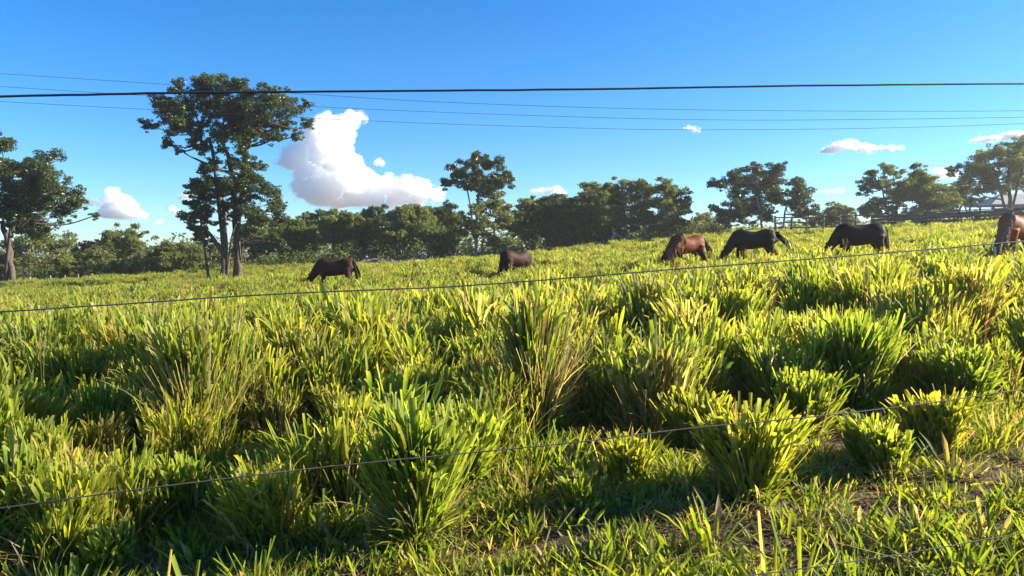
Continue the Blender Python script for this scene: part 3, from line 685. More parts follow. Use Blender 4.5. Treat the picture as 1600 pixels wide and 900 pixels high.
def locks(b, rng, roots, dirs, length, r, n_=5, sag=.6, jit=.12):
    for p0, d0 in zip(roots, dirs):
        L = length * rng.uniform(.75, 1.15); p_ = np.array(p0, float); d = np.array(d0, float) + rng.normal(0, jit, 3); P = [p_.copy()]
        for k in range(n_):
            d = d / np.linalg.norm(d); p_ = p_ + d * L / n_; P.append(p_.copy()); d = d + np.array([0, 0, -sag / n_ * 2])
        b.tube(np.array(P), np.linspace(r, r * .25, n_ + 1) * rng.uniform(.8, 1.2), 5)

def make_horse(label, px, py, depth, head_deg, coat, hair, tailhair, seed, turn=0, drop=0, step=.1, scale=1.0, tail='hang', mane_side=1, flow=0.3, mane_len=.34, blaze=False):
    """head_deg: heading of the horse, 180 = facing picture left, 90 = away"""
    rng = np.random.default_rng(seed)
    p_ = at(px, py, depth); x, y = p_[0], depth
    e = empty('horse', (x, y, gz(x, y)), math.radians(head_deg)); e.scale = (scale * .95,) * 3
    tag(e, label, 'horse')
    bo = bpy.data.objects.new('body', horse_body(M[coat], math.radians(turn), drop, step)); COL.objects.link(bo); bo.parent = e
    # mane along the crest
    b = MB(); crest = [(.48, 1.50), (.62, 1.40), (.78, 1.24), (.92, 1.09), (1.05, .94), (1.16, .80), (1.22, .70)]
    cr = smooth_path([(x_ if x_ < .6 else .6 + (x_ - .6) * math.cos(math.radians(turn)), math.sin(math.radians(turn)) * max(0, x_ - .6), z_ + drop * max(0, x_ - .6)) for x_, z_ in [(a_ - .17 * min(1, max(0, (a_ - .5) / .7)), b_) for a_, b_ in crest]], 7)
    rts, dr = [], []
    for q_ in cr:
        for _ in range(3):
            rts.append(q_ + rng.normal(0, .015, 3) + [-.02, 0, -.03]); dr.append((rng.normal(.1, .15), mane_side * 1.0, .25))
    locks(b, rng, rts, dr, mane_len, .026, sag=1.5)
    b.build('mane', M[hair], e)
    b = MB()
    rts = [(-.80 + rng.normal(0, .02), rng.normal(0, .03), 1.30 + rng.normal(0, .03)) for _ in range(34)]
    if tail == 'hang': dr = [(-.30 - flow * rng.uniform(.6, 1), rng.normal(0, .05), -.75) for _ in rts]; sg = .5; ln = .92
    else: dr = [(-1.0, rng.normal(0, .07), -.62) for _ in rts]; sg = .22; ln = .86
    locks(b, rng, rts, dr, ln, .036, 6, sg, .07)
    b.tube([(-.74, 0, 1.33), (-.84, 0, 1.31), (-.92, 0, 1.2)], [.06, .05, .03], 8)
    b.build('tail', M[tailhair], e)
    yy = math.sin(math.radians(turn)) * .49; xx = .6 + .49 * math.cos(math.radians(turn)); dz = drop * .49
    for s_ in (-1, 1):
        b = MB(); b.tube([(xx, yy + s_ * .075, .52 + dz), (xx, yy + s_ * .09, .52 + dz), (xx, yy + s_ * .096, .52 + dz)], [.026, .022, .004], 8); b.build('eye', M['eye'], e)
    if blaze:
        b = MB(); b.tube([(xx + .13, yy, .50 + dz), (xx + .12, yy, .36 + dz), (xx + .10, yy, .2 + dz)], [.035, .03, .028], 7); b.build('blaze', M['white_hair'], e)
    return e
make_horse('dark bay horse grazing in side view, nearest the tallest tree', 523, 430, 28, 180, 'bay', 'hair_black', 'hair_black', 1, step=.12, scale=.93, mane_side=-1, mane_len=.2, flow=0)
make_horse('dark brown horse seen from behind with its head hidden in the grass', 806, 420, 28, 42, 'brown', 'hair_black', 'hair_black', 2, step=.05, scale=.90, mane_side=1, flow=-.3, mane_len=.2, drop=-.15)
make_horse('chestnut horse with a reddish mane grazing in front of the black horse', 1073, 402, 25, 210, 'chestnut', 'hair_brown', 'hair_dark_brown', 3, turn=-8, step=.1, scale=.92, mane_side=1, flow=.75, mane_len=.5)
make_horse('black horse with its tail swung out behind it', 1177, 393, 24.5, 180, 'black', 'hair_black', 'hair_black', 4, step=.08, scale=.93, mane_side=-1, tail='swing', mane_len=.18)
make_horse('seal brown horse grazing in front of the corral fence', 1343, 385, 21.8, 179, 'seal', 'hair_black', 'hair_black', 5, step=.05, scale=.93, mane_side=-1, flow=-.3, mane_len=.18)
make_horse('sorrel horse with a white blaze, half out of the picture at the right edge', 1590, 390, 19, 206, 'sorrel', 'hair_flax', 'hair_brown', 6, turn=10, step=.06, scale=.92, mane_side=1, mane_len=.3, blaze=True)

# ------------------------------------------------------------------ wire fence in front and power lines behind
def wire_fence():
    l0 = at(0, 430, 1.156); l1 = at(1600, 430, 1.56)
    dx = (l1[1] - l0[1]) / (l1[0] - l0[0])
    def dep(px):                                    # depth of the fence plane along this pixel column
        u = (px - 800) / F
        return (l0[1] - dx * l0[0]) / (1 - dx * u)
    org = np.array([0, float(dep(800)), gz(0, dep(800))])
    e = empty('wire_fence', org); tag(e, 'wire fence of smooth steel wires strung across the front of the pasture', 'fence')
    W = [([(-120, 151), (0, 150.5), (230, 146), (500, 143), (900, 139.5), (1250, 134), (1600, 130.5), (1760, 129)], 0.0019, 'cable', 'thick dark top wire'),
         ([(-120, 492), (0, 487), (220, 473), (430, 459.5), (700, 448), (900, 433.5), (1050, 421), (1340, 399), (1600, 377), (1760, 363)], .00125, 'wire', None),
         ([(-120, 810), (0, 794), (230, 763), (480, 733), (740, 707), (900, 691), (1100, 667), (1280, 650), (1450, 630), (1600, 608), (1760, 586)], .00125, 'wire', None),
         ([(-120, 1060), (400, 985), (800, 945), (1190, 897), (1400, 867), (1600, 832), (1760, 803)], .00125, 'wire', None)]
    rk = np.random.default_rng(12)
    for pts, r, mt, lb in W:
        P = np.array([at(px, py, float(dep(px))) - org for px, py in pts])
        P = smooth_path(P, 8)
        P[1:-1, 2] += rk.normal(0, .00022, len(P) - 2)
        d0 = P[0] - P[8]; d1 = P[-1] - P[-9]
        P = np.concatenate([[P[0] + d0 / abs(d0[0]) * 3.2], P, [P[-1] + d1 / abs(d1[0]) * 5.5]])
        b_ = MB(); b_.tube(P, r, 8); o = b_.build('wire', M[mt], e)
        if lb: o['label'] = lb
wire_fence()
POWER = [([(-200, 104), (0, 115), (260, 132), (480, 147), (700, 160), (1000, 170), (1300, 173.5), (1600, 173), (1900, 167)], 'uppermost of the three thin power lines crossing the sky'),
         ([(-200, 121), (0, 135), (250, 151), (500, 167), (760, 178), (1030, 186), (1250, 187.5), (1600, 183), (1900, 174)], 'middle one of the three thin power lines crossing the sky'),
         ([(-200, 146), (0, 158.5), (230, 171), (560, 188), (800, 197), (1030, 202.5), (1250, 202), (1420, 199), (1600, 193), (1900, 178)], 'lowest of the three thin power lines crossing the sky')]
for k_, (pts, lb) in enumerate(POWER):
    d = 36 + k_ * .5
    P = smooth_path([at(px, py, d) for px, py in pts], 6)
    b_ = MB(); b_.tube(P - P[0], .010, 6); o = b_.build('power_line', M['power'], loc=P[0]); tag(o, lb, 'power line', 'power lines above the pasture')

# ------------------------------------------------------------------ clouds (far outside any air near the ground)
def cloud(label, lobes, depth, seed, flat=None, voxel_px=1.1, levels=2, squash=.8):
    rng = np.random.default_rng(seed); k = depth / F
    c_px = np.mean([(a, b_) for a, b_, _ in lobes], 0); org = at(c_px[0], c_px[1], depth)
    ico_v, ico_t = ICO
    b = MB()
    def put(c, r):
        b.add(ico_v * (r * np.array([1, 1, squash])) + c, None, ico_t)
    todo = []
    big = len(lobes) > 15
    if not big:                              # thin clouds: bridge neighbours so that they form one streak
        srt = sorted(lobes); brd = [((a[0] + b_[0]) / 2, (a[1] + b_[1]) / 2, (a[2] + b_[2]) / 2 * rng.uniform(.7, .95)) for a, b_ in zip(srt, srt[1:]) if abs(a[1] - b_[1]) < 12]
        lobes = list(lobes) + brd
    for (px, py, r) in lobes:
        c = at(px, py, depth) - org; c[1] += rng.uniform(-1, 1) * r * k * .8
        r *= 1.25 if big else 1.45
        put(c, r * k); todo.append((c, r * k, 0))
    while todo:
        c, r, lv = todo.pop()
        if lv >= levels: continue
        for _ in range(11 if lv == 0 else 7):
            d = rng.standard_normal(3); d /= np.linalg.norm(d); d[2] = abs(d[2]) * .9 - .25
            r2 = r * rng.uniform(.24, .5)
            if r2 < voxel_px * k * .8: continue
            c2 = c + d * r * .88 * np.array([1, 1, squash]); put(c2, r2); todo.append((c2, r2, lv + 1))
    me = remeshed(b, 'cloud', M['cloud'], voxel_px * k, 3)
    nv = len(me.vertices); co = np.empty(nv * 3, np.float32); me.vertices.foreach_get('co', co); co = co.reshape(-1, 3)
    nm = np.empty(nv * 3, np.float32); me.vertices.foreach_get('normal', nm); nm = nm.reshape(-1, 3)
    disp = np.zeros(nv)
    for per, amp in (((22, 4.2), (10, 2.6), (4.6, 1.3)) if big else ((9, 2.0), (4.5, 1.3))):
        disp += np.array([abs(mnoise.noise(Vector(v) / (per * k))) * 2.2 - .35 for v in co.tolist()]) * amp   # billows
    co += nm * (disp * k)[:, None]
    if flat is not None:
        zf = at(c_px[0], flat, depth)[2] - org[2]; lo = co[:, 2] < zf
        co[lo, 2] = zf + (co[lo, 2] - zf) * .22
    outer = me.copy(); outer.name = 'wisps'; outer.materials.clear(); outer.materials.append(M['wisps'])
    sw_ = (4.5 if big else 2.2); dn = np.array([mnoise.noise(Vector(v) / (26 * k)) for v in co.tolist()])
    oc = co + nm * ((sw_ * (1 + 1.1 * dn)).clip(.4, None) * k)[:, None]
    outer.vertices.foreach_set('co', oc.ravel()); outer.update()
    me.vertices.foreach_set('co', co.ravel()); me.update()
    o = bpy.data.objects.new('cloud', me); COL.objects.link(o); o.location = [float(a) for a in org]
    wo = bpy.data.objects.new('wisps', outer); COL.objects.link(wo); wo.parent = o
    tag(o, label, 'cloud'); return o
import bmesh
_bm = bmesh.new(); bmesh.ops.create_icosphere(_bm, subdivisions=2, radius=1.0)
ICO = (np.array([v.co[:] for v in _bm.verts]), np.array([[v.index for v in f_.verts] for f_ in _bm.faces])); _bm.free()
cloud('towering white cumulus cloud standing over the wood', [(508, 195, 16), (528, 193, 14), (548, 188, 11), (560, 182, 6), (500, 213, 20), (530, 212, 18), (475, 240, 20), (515, 242, 24), (455, 252, 13), (542, 260, 20),
      (490, 272, 26), (530, 285, 26), (568, 284, 17), (600, 292, 17), (630, 297, 17), (655, 300, 15), (680, 303, 9), (560, 308, 18), (505, 300, 22), (478, 292, 16), (612, 310, 13), (650, 312, 10), (585, 312, 14), (530, 312, 16)], 4000, 1, flat=322)
cloud('small triangular white cloud on the left above the rounded tree', [(180, 304, 8), (186, 314, 11), (195, 325, 11), (172, 320, 9), (206, 332, 9), (220, 337, 6), (170, 333, 10), (185, 335, 10)], 4200, 2, flat=340, voxel_px=.7)
cloud('tiny round cloud puff left of the triangular cloud', [(131, 317, 3.2), (145, 316, 3.4), (138, 319, 2.4)], 4200, 3, voxel_px=.5)
cloud('ragged little cloud peeping out left of the tallest tree', [(268, 326, 4), (292, 306, 5), (303, 303, 4), (283, 309, 4), (250, 347, 3), (275, 330, 3)], 4300, 4, voxel_px=.6, squash=.6)
cloud('long flat white cloud above the corral fence', [(1288, 238, 4), (1300, 233, 6), (1315, 228, 7), (1328, 227, 8), (1345, 231, 7), (1362, 233, 5), (1378, 232, 4), (1395, 231, 3), (1410, 231, 2)], 4300, 5, flat=238, voxel_px=.6, squash=.6)
cloud('flat white cloud entering at the right edge over the airy tree', [(1520, 221, 3), (1535, 219, 4), (1552, 216, 5), (1570, 213, 6), (1588, 212, 6), (1606, 212, 6), (1625, 213, 6)], 4300, 6, flat=221, voxel_px=.6, squash=.6)
cloud('white cloud seen between the two right hand trees', [(1462, 267, 4), (1472, 268, 6), (1482, 271, 6), (1492, 274, 3), (1476, 274, 4)], 4300, 7, flat=277, voxel_px=.6, squash=.7)
cloud('small low cloud just right of the tall centre tree', [(835, 299, 3.5), (848, 298, 4.5), (860, 298, 4), (870, 297, 4), (880, 302, 2)], 4400, 8, flat=303, voxel_px=.5, squash=.65)
cloud('cloud scrap touching the left of the tall centre tree top', [(707, 262, 4), (712, 265, 3), (703, 266, 2)], 4400, 9, voxel_px=.5)
cloud('little cloud scrap above the wood centre', [(915, 296, 3), (924, 295, 3.2), (933, 296, 2.5)], 4400, 10, voxel_px=.5, squash=.6)
cloud('lone cloud shred above the right slope of the cumulus', [(588, 254, 2.2), (593, 252, 2.6), (597, 255, 1.6)], 4000, 11, voxel_px=.4)
cloud('faint cloud shred under the power lines right of centre', [(1070, 200, 1.6), (1076, 199, 2), (1083, 201, 2), (1090, 203, 1.5)], 4300, 12, voxel_px=.4, squash=.6)
cloud('thin low cloud streak right of the layered tree', [(1275, 300, 1.6), (1290, 299, 2), (1304, 299, 2), (1315, 298, 1.5)], 4500, 13, voxel_px=.4, squash=.5)

# ------------------------------------------------------------------ grass
def blades(b, rng, base, az, lean, L, W, bend, blunt, rnd, dry, seg=4, fold=True, twist=.8):
    """strips; base (k,3). every argument is an array of k"""
    k = len(L); t = np.linspace(0, 1, seg + 1)
    th = lean[:, None] + bend[:, None] * t[None] ** 1.6
    ds = (L / seg)[:, None]
    rr = np.concatenate([np.zeros((k, 1)), np.cumsum(np.sin((th[:, 1:] + th[:, :-1]) / 2) * ds, 1)], 1)
    zz = np.concatenate([np.zeros((k, 1)), np.cumsum(np.cos((th[:, 1:] + th[:, :-1]) / 2) * ds, 1)], 1)
    cx_, sx = np.cos(az)[:, None], np.sin(az)[:, None]
    C = np.stack([base[:, 0:1] + rr * cx_, base[:, 1:2] + rr * sx, base[:, 2:3] + zz], -1)
    tw = az + np.pi / 2 + rng.normal(0, twist, k)
    sd_ = np.stack([np.cos(tw), np.sin(tw), np.zeros(k)], -1)
    prof = np.interp(t, [0, .25, .6, .85, 1], [.55, .85, 1, .8, 0.02])[None] * (1 - blunt[:, None]) + np.interp(t, [0, .25, .6, 1], [.6, .85, 1, .82])[None] * blunt[:, None]
    hw = (W / 2)[:, None] * prof
    Lf = C - sd_[:, None, :] * hw[..., None]; Rt = C + sd_[:, None, :] * hw[..., None]
    m_ = seg + 1
    if fold:
        nrm = np.stack([-np.cos(th) * cx_, -np.cos(th) * sx, np.sin(th)], -1)
        V = np.stack([Lf, C + nrm * (hw * -.38)[..., None], Rt], 2).reshape(k, -1, 3); cpr = 3
    else:
        V = np.stack([Lf, Rt], 2).reshape(k, -1, 3); cpr = 2
    i = (np.arange(k) * m_ * cpr)[:, None, None] + (np.arange(seg) * cpr)[None, :, None] + np.arange(cpr - 1)[None, None, :]
    q = np.stack([i, i + 1, i + cpr + 1, i + cpr], -1).reshape(-1, 4)
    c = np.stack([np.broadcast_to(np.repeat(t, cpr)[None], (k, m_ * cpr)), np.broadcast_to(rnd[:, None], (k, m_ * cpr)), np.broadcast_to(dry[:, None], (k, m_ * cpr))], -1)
    b.add(V.reshape(-1, 3), q, None, c.reshape(-1, 3))

def tussock(b, rng, r, H, n_, dryf=.15, W=.02, seg=4, fold=True, org=(0, 0, 0), flop=1.0, tufts=5):
    """several leaning tufts of shoots grown together"""
    org = np.array(org, float)
    for s_ in range(tufts):
        a0 = rng.uniform(0, 2 * np.pi); q0 = math.sqrt(rng.uniform(0, 1)) * .62
        o_ = org + np.array([r * q0 * math.cos(a0), r * q0 * math.sin(a0), 0])
        la = a0 + rng.normal(0, .8); ll = rng.uniform(.02, .20) * (.4 + q0) * flop
        Hs = H * rng.uniform(.72, 1.06); dr = float(np.clip(dryf * rng.choice([.3, .7, 1.2, 2.0]), 0, .9)); n1 = int(n_ / tufts * rng.uniform(.7, 1.3)); r1 = r * rng.uniform(.3, .5)
        g0 = rng.uniform(.35, .68)
        def go(k, base, az, lean, L, W_, bend, blunt, dry, sg=seg, fd=fold):
            # add the lean of the whole tuft to that of each blade
            vx = np.sin(lean) * np.cos(az) + ll * math.cos(la); vy = np.sin(lean) * np.sin(az) + ll * math.sin(la)
            az2 = np.arctan2(vy, vx); ln2 = np.clip(np.hypot(vx, vy), 0, 1.45)
            blades(b, rng, base, az2, ln2, L, W_, bend, blunt, np.clip(rng.normal(g0, .22, k), 0, 1), dry, sg, fd, twist=1.1)
        U = lambda k, lo=0, hi=1: rng.uniform(lo, hi, k)
        # upright shoots, many grazed blunt at the top
        k = max(3, int(n1 * .18)); q = np.sqrt(U(k)); a = U(k, 0, 6.283)
        base = np.stack([r1 * q * np.cos(a), r1 * q * np.sin(a), np.zeros(k)], -1) + o_
        go(k, base, a + rng.normal(0, .6, k), (.02 + .16 * q * flop) * U(k, .2, 1.6), Hs * np.clip(rng.normal(.84, .17, k), .3, 1.15) * (1 - .1 * q), W * np.clip(rng.lognormal(-.45, .4, k), .25, 1.3), U(k, -.05, .3),
           (U(k) < .6) * 1.0, (U(k) < dr * .8) * U(k, .4, 1))
        # leaves leaving the culms higher up and arching out
        k = max(3, int(n1 * .72)); q = np.sqrt(U(k)); a = U(k, 0, 6.283); zb = Hs * (.10 + .66 * U(k) ** .75)
        off = r1 * q + zb * np.tan(.02 + .12 * q * flop)
        base = np.stack([off * np.cos(a) + zb * ll * math.cos(la), off * np.sin(a) + zb * ll * math.sin(la), zb], -1) + o_
        go(k, base, a + rng.normal(0, .9, k), (.04 + .62 * U(k) ** 1.6 * flop) * (1.15 - .5 * zb / Hs), Hs * U(k, .14, .34), 1.12 * W * np.clip(rng.lognormal(0, .35, k), .4, 1.7), U(k, 0, 1.1) ** 1.8,
           (U(k) < .62) * 1.0, (U(k) < dr * .6) * U(k, .4, 1))
        # skirt of younger leaves
        k = max(2, int(n1 * .14)); a = U(k, 0, 6.283); q = U(k, .5, 1.5)
        base = np.stack([r1 * q * np.cos(a), r1 * q * np.sin(a), np.zeros(k)], -1) + o_
        go(k, base, a + rng.normal(0, .6, k), U(k, .1, .8) * flop, Hs * U(k, .2, .5), W * U(k, .5, 1.1), U(k, .1, 1.1), (U(k) < .4) * 1.0, (U(k) < dr * .5) * 1.0)
        # dry stems and straw round the foot
        k = max(1, int(n1 * (.05 + dr * .4))); a = U(k, 0, 6.283); q = U(k, .2, 1.3)
        base = np.stack([r1 * q * np.cos(a), r1 * q * np.sin(a), np.zeros(k)], -1) + o_
        go(k, base, a + rng.normal(0, .8, k), U(k, .02, .9) ** 1.5 * flop, Hs * U(k, .3, .95), W * U(k, .15, .5), U(k, -.2, .9), (U(k) < .7) * 1.0, np.ones(k), seg, False)

# the tussocks one can tell apart in front: (px, py of the foot, height px, half width px, dryness, blades, label)
HERO = [
 (842, 692, 250, 62, .40, 1150, 'tall upright tussock at the picture centre with tan dry stems down its middle'),
 (665, 690, 130, 45, .22, 650, 'narrow tussock of upright blades just left of the tall centre tussock'),
 (655, 850, 230, 75, .10, 1150, 'bright yellow green tussock spilling forward below the lower wire, left of centre'),
 (560, 770, 150, 60, .08, 620, 'dark shaded tussock left of the bright spilling one'),
 (325, 705, 215, 92, .32, 1500, 'broad tall tussock on the left with straw coloured stems in its heart'),
 (1165, 775, 155, 72, .08, 1050, 'leafy tussock with a glowing lime right flank below the lower wire, right of centre'),
 (1330, 640, 150, 95, .08, 1300, 'broad bright topped tussock above the lower wire on the right'),
 (1500, 640, 110, 70, .12, 900, 'wide tussock at the right edge just above the lower wire'),
 (1020, 640, 110, 62, .10, 700, 'dark green tussock right of the tall centre tussock'),
 (1380, 745, 95, 62, .1, 650, 'low splayed tussock under the lower wire on the right'),
 (60, 790, 130, 75, .16, 800, 'shaded tussock at the left edge under the lower wire'),
 (470, 630, 140, 70, .10, 900, 'dark dense tussock between the broad left tussock and the narrow one'),
 (1470, 545, 110, 75, .12, 900, 'tall tussock with yellowed tips near the right edge of the field'),
 (170, 905, 85, 60, .08, 560, 'short bright tussock of blunt leaves in the bottom left corner'),
 (905, 805, 75, 36, .14, 330, 'small tuft standing alone in the gap below the tall centre tussock'),
 (955, 560, 115, 48, .16, 600, 'yellow green tussock behind and right of the tall centre tussock'),
 (120, 660, 130, 75, .18, 850, 'sunlit tussock at the left behind the shaded edge one'),
 (1090, 700, 90, 55, .08, 560, 'mid green tussock crossed by the lower wire right of centre'),
 (985, 755, 85, 48, .1, 420, 'low dark tussock in the gap right of the small lone tuft'),
 (1455, 705, 100, 62, .12, 620, 'yellowing low tussock beside the dry bare patch at the right edge'),
 (1250, 680, 105, 52, .1, 560, 'tussock squeezed in between the lime flanked one and the broad bright topped one'),
 (430, 805, 105, 70, .1, 620, 'low shaded tussock under the lower wire, just left of the dark shaded one'),
 (270, 825, 115, 70, .1, 680, 'low leafy tussock in shade right of the left edge tussock'),
 (745, 640, 120, 42, .18, 520, 'slim green tussock squeezed between the narrow one and the tall centre one'),
]
hero_xy = []
for k_, (px, py, hp, wp, dr_, nb, lb) in enumerate(HERO):
    rng = np.random.default_rng(500 + k_); g_ = ground(px, py); kk = g_[1] / F
    H = hp * kk; r = wp * kk * (.78 if k_ == 4 else .5 if hp > 200 else .6)
    b_ = MB(); tussock(b_, rng, r, H * (.97 if hp > 200 else 1.0), int(nb * 1.8), dr_, W=.0165, seg=5, flop=(1.5 if k_ in (2, 5) else .6 if hp > 170 else 1.5 if hp < 120 else 1.0), tufts=5 + int(wp / 14))
    e = empty('grass_tussock', g_); tag(e, lb, 'grass tussock', 'large grass tussocks in front')
    b_.build('blades', M['grass'], e)['kind'] = 'stuff'
    hero_xy.append((g_[0], g_[1], r))
hero_xy = np.array(hero_xy)

# prototypes for the uncountable grass
def proto_collection(name, items):
    c = bpy.data.collections.new(name)
    for k, me in enumerate(items):
        o = bpy.data.objects.new(me.name, me); c.objects.link(o)
    return c
rng = np.random.default_rng(900)
def tus_proto(nm, r, H, n_, dryf, W, seg, fold, flop=1.0):
    b_ = MB(); tussock(b_, rng, r, H, n_, dryf, W, seg, fold, flop=flop); return b_.mesh(nm, M['grass'])
near_p = proto_collection('tussock_kinds', [tus_proto('tussock_kind', .2, .70, 680, d_, .0165, 4, True, f_) for d_, f_ in ((.10, 1), (.2, 1.2), (.32, 1), (.16, .8), (.5, 1.1), (.12, 1.3))])
far_p = proto_collection('far_tussock_kinds', [tus_proto('far_tussock_kind', 0.20, .53, 300, d_, .016, 3, False, f_) for d_, f_ in ((.10, 1.1), (.2, 1.2), (.42, 1), (.15, 1.3))])
def short_proto(nm, n_, H, W, dryf, flop):
    b_ = MB(); k = n_; a = rng.uniform(0, 2 * np.pi, k); q = rng.uniform(0, 1, k)
    base = np.stack([.09 * q * np.cos(a), .09 * q * np.sin(a), np.zeros(k)], -1)
    blades(b_, rng, base, a + rng.normal(0, .5, k), rng.uniform(.1, flop, k), H * rng.uniform(.5, 1.2, k), W * rng.uniform(.5, 1.2, k), rng.uniform(-.1, .9, k), (rng.uniform(0, 1, k) < .3) * 1.,
           np.clip(rng.normal(.6, .25, k), 0, 1), (rng.uniform(0, 1, k) < dryf) * 1., 3, True)
    return b_.mesh(nm, M['short'])
short_p = proto_collection('short_grass_kinds', [short_proto('short_grass_kind', *a_) for a_ in ((26, .075, .011, .15, 1.1), (34, .10, .011, .12, 1.0), (24, .06, .014, .1, 1.35), (30, .09, .007, .4, 1.2), (22, .12, .014, .05, .9))])
def straw_proto(nm):
    b_ = MB(); k = 26; a = rng.uniform(0, 2 * np.pi, k)
    base = np.stack([rng.normal(0, .12, k), rng.normal(0, .12, k), rng.uniform(.005, .03, k)], -1)
    blades(b_, rng, base, a, rng.uniform(1.3, 1.62, k), rng.uniform(.05, .28, k), rng.uniform(.002, .007, k), rng.normal(0, .12, k), np.ones(k), rng.uniform(0, 1, k), np.ones(k), 3, False)
    return b_.mesh(nm, M['short'])
mid_p = proto_collection('medium_grass_kinds', [short_proto('medium_grass_kind', *a_) for a_ in ((40, .24, .013, .1, .7), (34, .18, .014, .08, .9), (46, .20, .010, .2, .8))])
straw_p = proto_collection('straw_kinds', [straw_proto('straw_kind') for _ in range(3)])

def scatter(name, label, cat, pts, scale, coll, seed, tilt=.08):
    """one object; geometry nodes put a kind from the collection on every point"""
    rng = np.random.default_rng(seed); k = len(pts)
    me = bpy.data.meshes.new(name); me.vertices.add(k); me.vertices.foreach_set('co', np.asarray(pts, np.float32).ravel())
    a = me.attributes.new('rot', 'FLOAT_VECTOR', 'POINT'); a.data.foreach_set('vector', np.stack([rng.normal(0, tilt, k), rng.normal(0, tilt, k), rng.uniform(0, 6.283, k)], -1).astype(np.float32).ravel())
    a = me.attributes.new('scl', 'FLOAT_VECTOR', 'POINT'); a.data.foreach_set('vector', np.asarray(scale, np.float32).ravel())
    o = bpy.data.objects.new(name, me); COL.objects.link(o); tag(o, label, cat, kind='stuff')
    ng = bpy.data.node_groups.new(name + '_nodes', 'GeometryNodeTree')
    ng.interface.new_socket('Geometry', in_out='INPUT', socket_type='NodeSocketGeometry'); ng.interface.new_socket('Geometry', in_out='OUTPUT', socket_type='NodeSocketGeometry')
    gi = ng.nodes.new('NodeGroupInput'); go = ng.nodes.new('NodeGroupOutput')
    ci = ng.nodes.new('GeometryNodeCollectionInfo'); ci.inputs['Collection'].default_value = coll; ci.inputs['Separate Children'].default_value = True; ci.inputs['Reset Children'].default_value = True
    ip = ng.nodes.new('GeometryNodeInstanceOnPoints'); ip.inputs['Pick Instance'].default_value = True
    rv = ng.nodes.new('FunctionNodeRandomValue'); rv.data_type = 'INT'; rv.inputs['Min'].default_value = 0; rv.inputs['Max'].default_value = len(coll.objects) - 1
    rv.inputs['Seed'].default_value = seed
    na = ng.nodes.new('GeometryNodeInputNamedAttribute'); na.data_type = 'FLOAT_VECTOR'; na.inputs['Name'].default_value = 'rot'
    nb = ng.nodes.new('GeometryNodeInputNamedAttribute'); nb.data_type = 'FLOAT_VECTOR'; nb.inputs['Name'].default_value = 'scl'
    lk = ng.links.new
    lk(gi.outputs[0], ip.inputs['Points']); lk(ci.outputs[0], ip.inputs['Instance'])
    lk(next(s_ for s_ in rv.outputs if s_.enabled and s_.type == 'INT'), ip.inputs['Instance Index'])
    lk(na.outputs['Attribute'], ip.inputs['Rotation']); lk(nb.outputs['Attribute'], ip.inputs['Scale'])
    lk(ip.outputs[0], go.inputs[0])
    md = o.modifiers.new('grass', 'NODES'); md.node_group = ng
    return o

def stalk_proto(nm):
    b_ = MB()
    for _ in range(3):
        a_ = rng.uniform(0, 6.283); h = rng.uniform(.75, 1.15); ln = rng.uniform(.05, .3); t_ = np.linspace(0, 1, 6)
        P_ = np.stack([h * ln * t_ ** 1.8 * np.cos(a_), h * ln * t_ ** 1.8 * np.sin(a_), h * t_ * (1 - .12 * ln * t_)], -1)
        b_.tube(P_, np.linspace(.0022, .001, 6), 4, c=(.5, rng.uniform(.3, 1), 1))
        k = 14; f_ = rng.uniform(.78, 1, k); base = np.stack([np.interp(f_, t_, P_[:, i_]) for i_ in range(3)], -1)
        blades(b_, rng, base, rng.uniform(0, 6.283, k), rng.uniform(.2, 1.0, k), rng.uniform(.03, .11, k), np.full(k, .004), rng.uniform(0, .8, k), np.zeros(k), rng.uniform(.3, 1, k), np.ones(k), 2, False)
    return b_.mesh(nm, M['grass'])
stalk_p = proto_collection('stalk_kinds', [stalk_proto('stalk_kind') for _ in range(4)])
def vnoise(x, y, s, seed=0.0):
    return np.array([mnoise.noise(Vector((a * s, b_ * s, seed))) for a, b_ in zip(x.tolist(), y.tolist())])
def jgrid(rng, y0, y1, step, half=41.0, pad=2.5):
    ys = np.arange(y0, y1, step); P = []
    for y in ys:
        hw = y * math.tan(math.radians(half)) + pad
        xs = np.arange(-hw, hw, step); P.append(np.stack([xs + rng.uniform(-.45, .45, len(xs)) * step, y + rng.uniform(-.45, .45, len(xs)) * step], -1))
    return np.concatenate(P)
def front_edge(x):          # where the tall grass begins, metres ahead of the camera
    return np.interp(x, [-6, -2.2, -1.4, -.6, .1, .8, 1.6, 2.4, 3.4, 8], [3.9, 4.2, 4.4, 4.6, 4.8, 4.2, 4.1, 4.4, 5.2, 6.0])

rng = np.random.default_rng(41)
P = jgrid(rng, 2.4, 11, .43); d_ = np.sqrt(((P[:, None, :] - hero_xy[None, :, :2]) ** 2).sum(-1))
ok = (P[:, 1] > front_edge(P[:, 0])) & np.all(d_ > hero_xy[None, :, 2] * 1.0 + .10, axis=1)
for gx_, gy_, gr_ in ((490, 715, .42), (455, 560, .35), (765, 690, .42), (935, 690, .34), (1245, 690, .3), (200, 770, .3), (980, 610, .3), (1120, 560, .3), (1560, 720, .6), (700, 600, .3), (1290, 560, .3), (40, 600, .3)):
    g_ = ground(gx_, gy_); ok &= np.hypot(P[:, 0] - g_[0], (P[:, 1] - g_[1])) > gr_
nz_ = vnoise(P[:, 0], P[:, 1], .8, 3.1); ok &= (nz_ > -.3)
P = P[ok]; nz_ = nz_[ok]
sc = np.clip(.92 + .75 * nz_ + rng.normal(0, .2, len(P)), .4, 1.5)
edge = np.clip((P[:, 1] - front_edge(P[:, 0])) / 1.2, 0, 1); sc *= .6 + .4 * edge
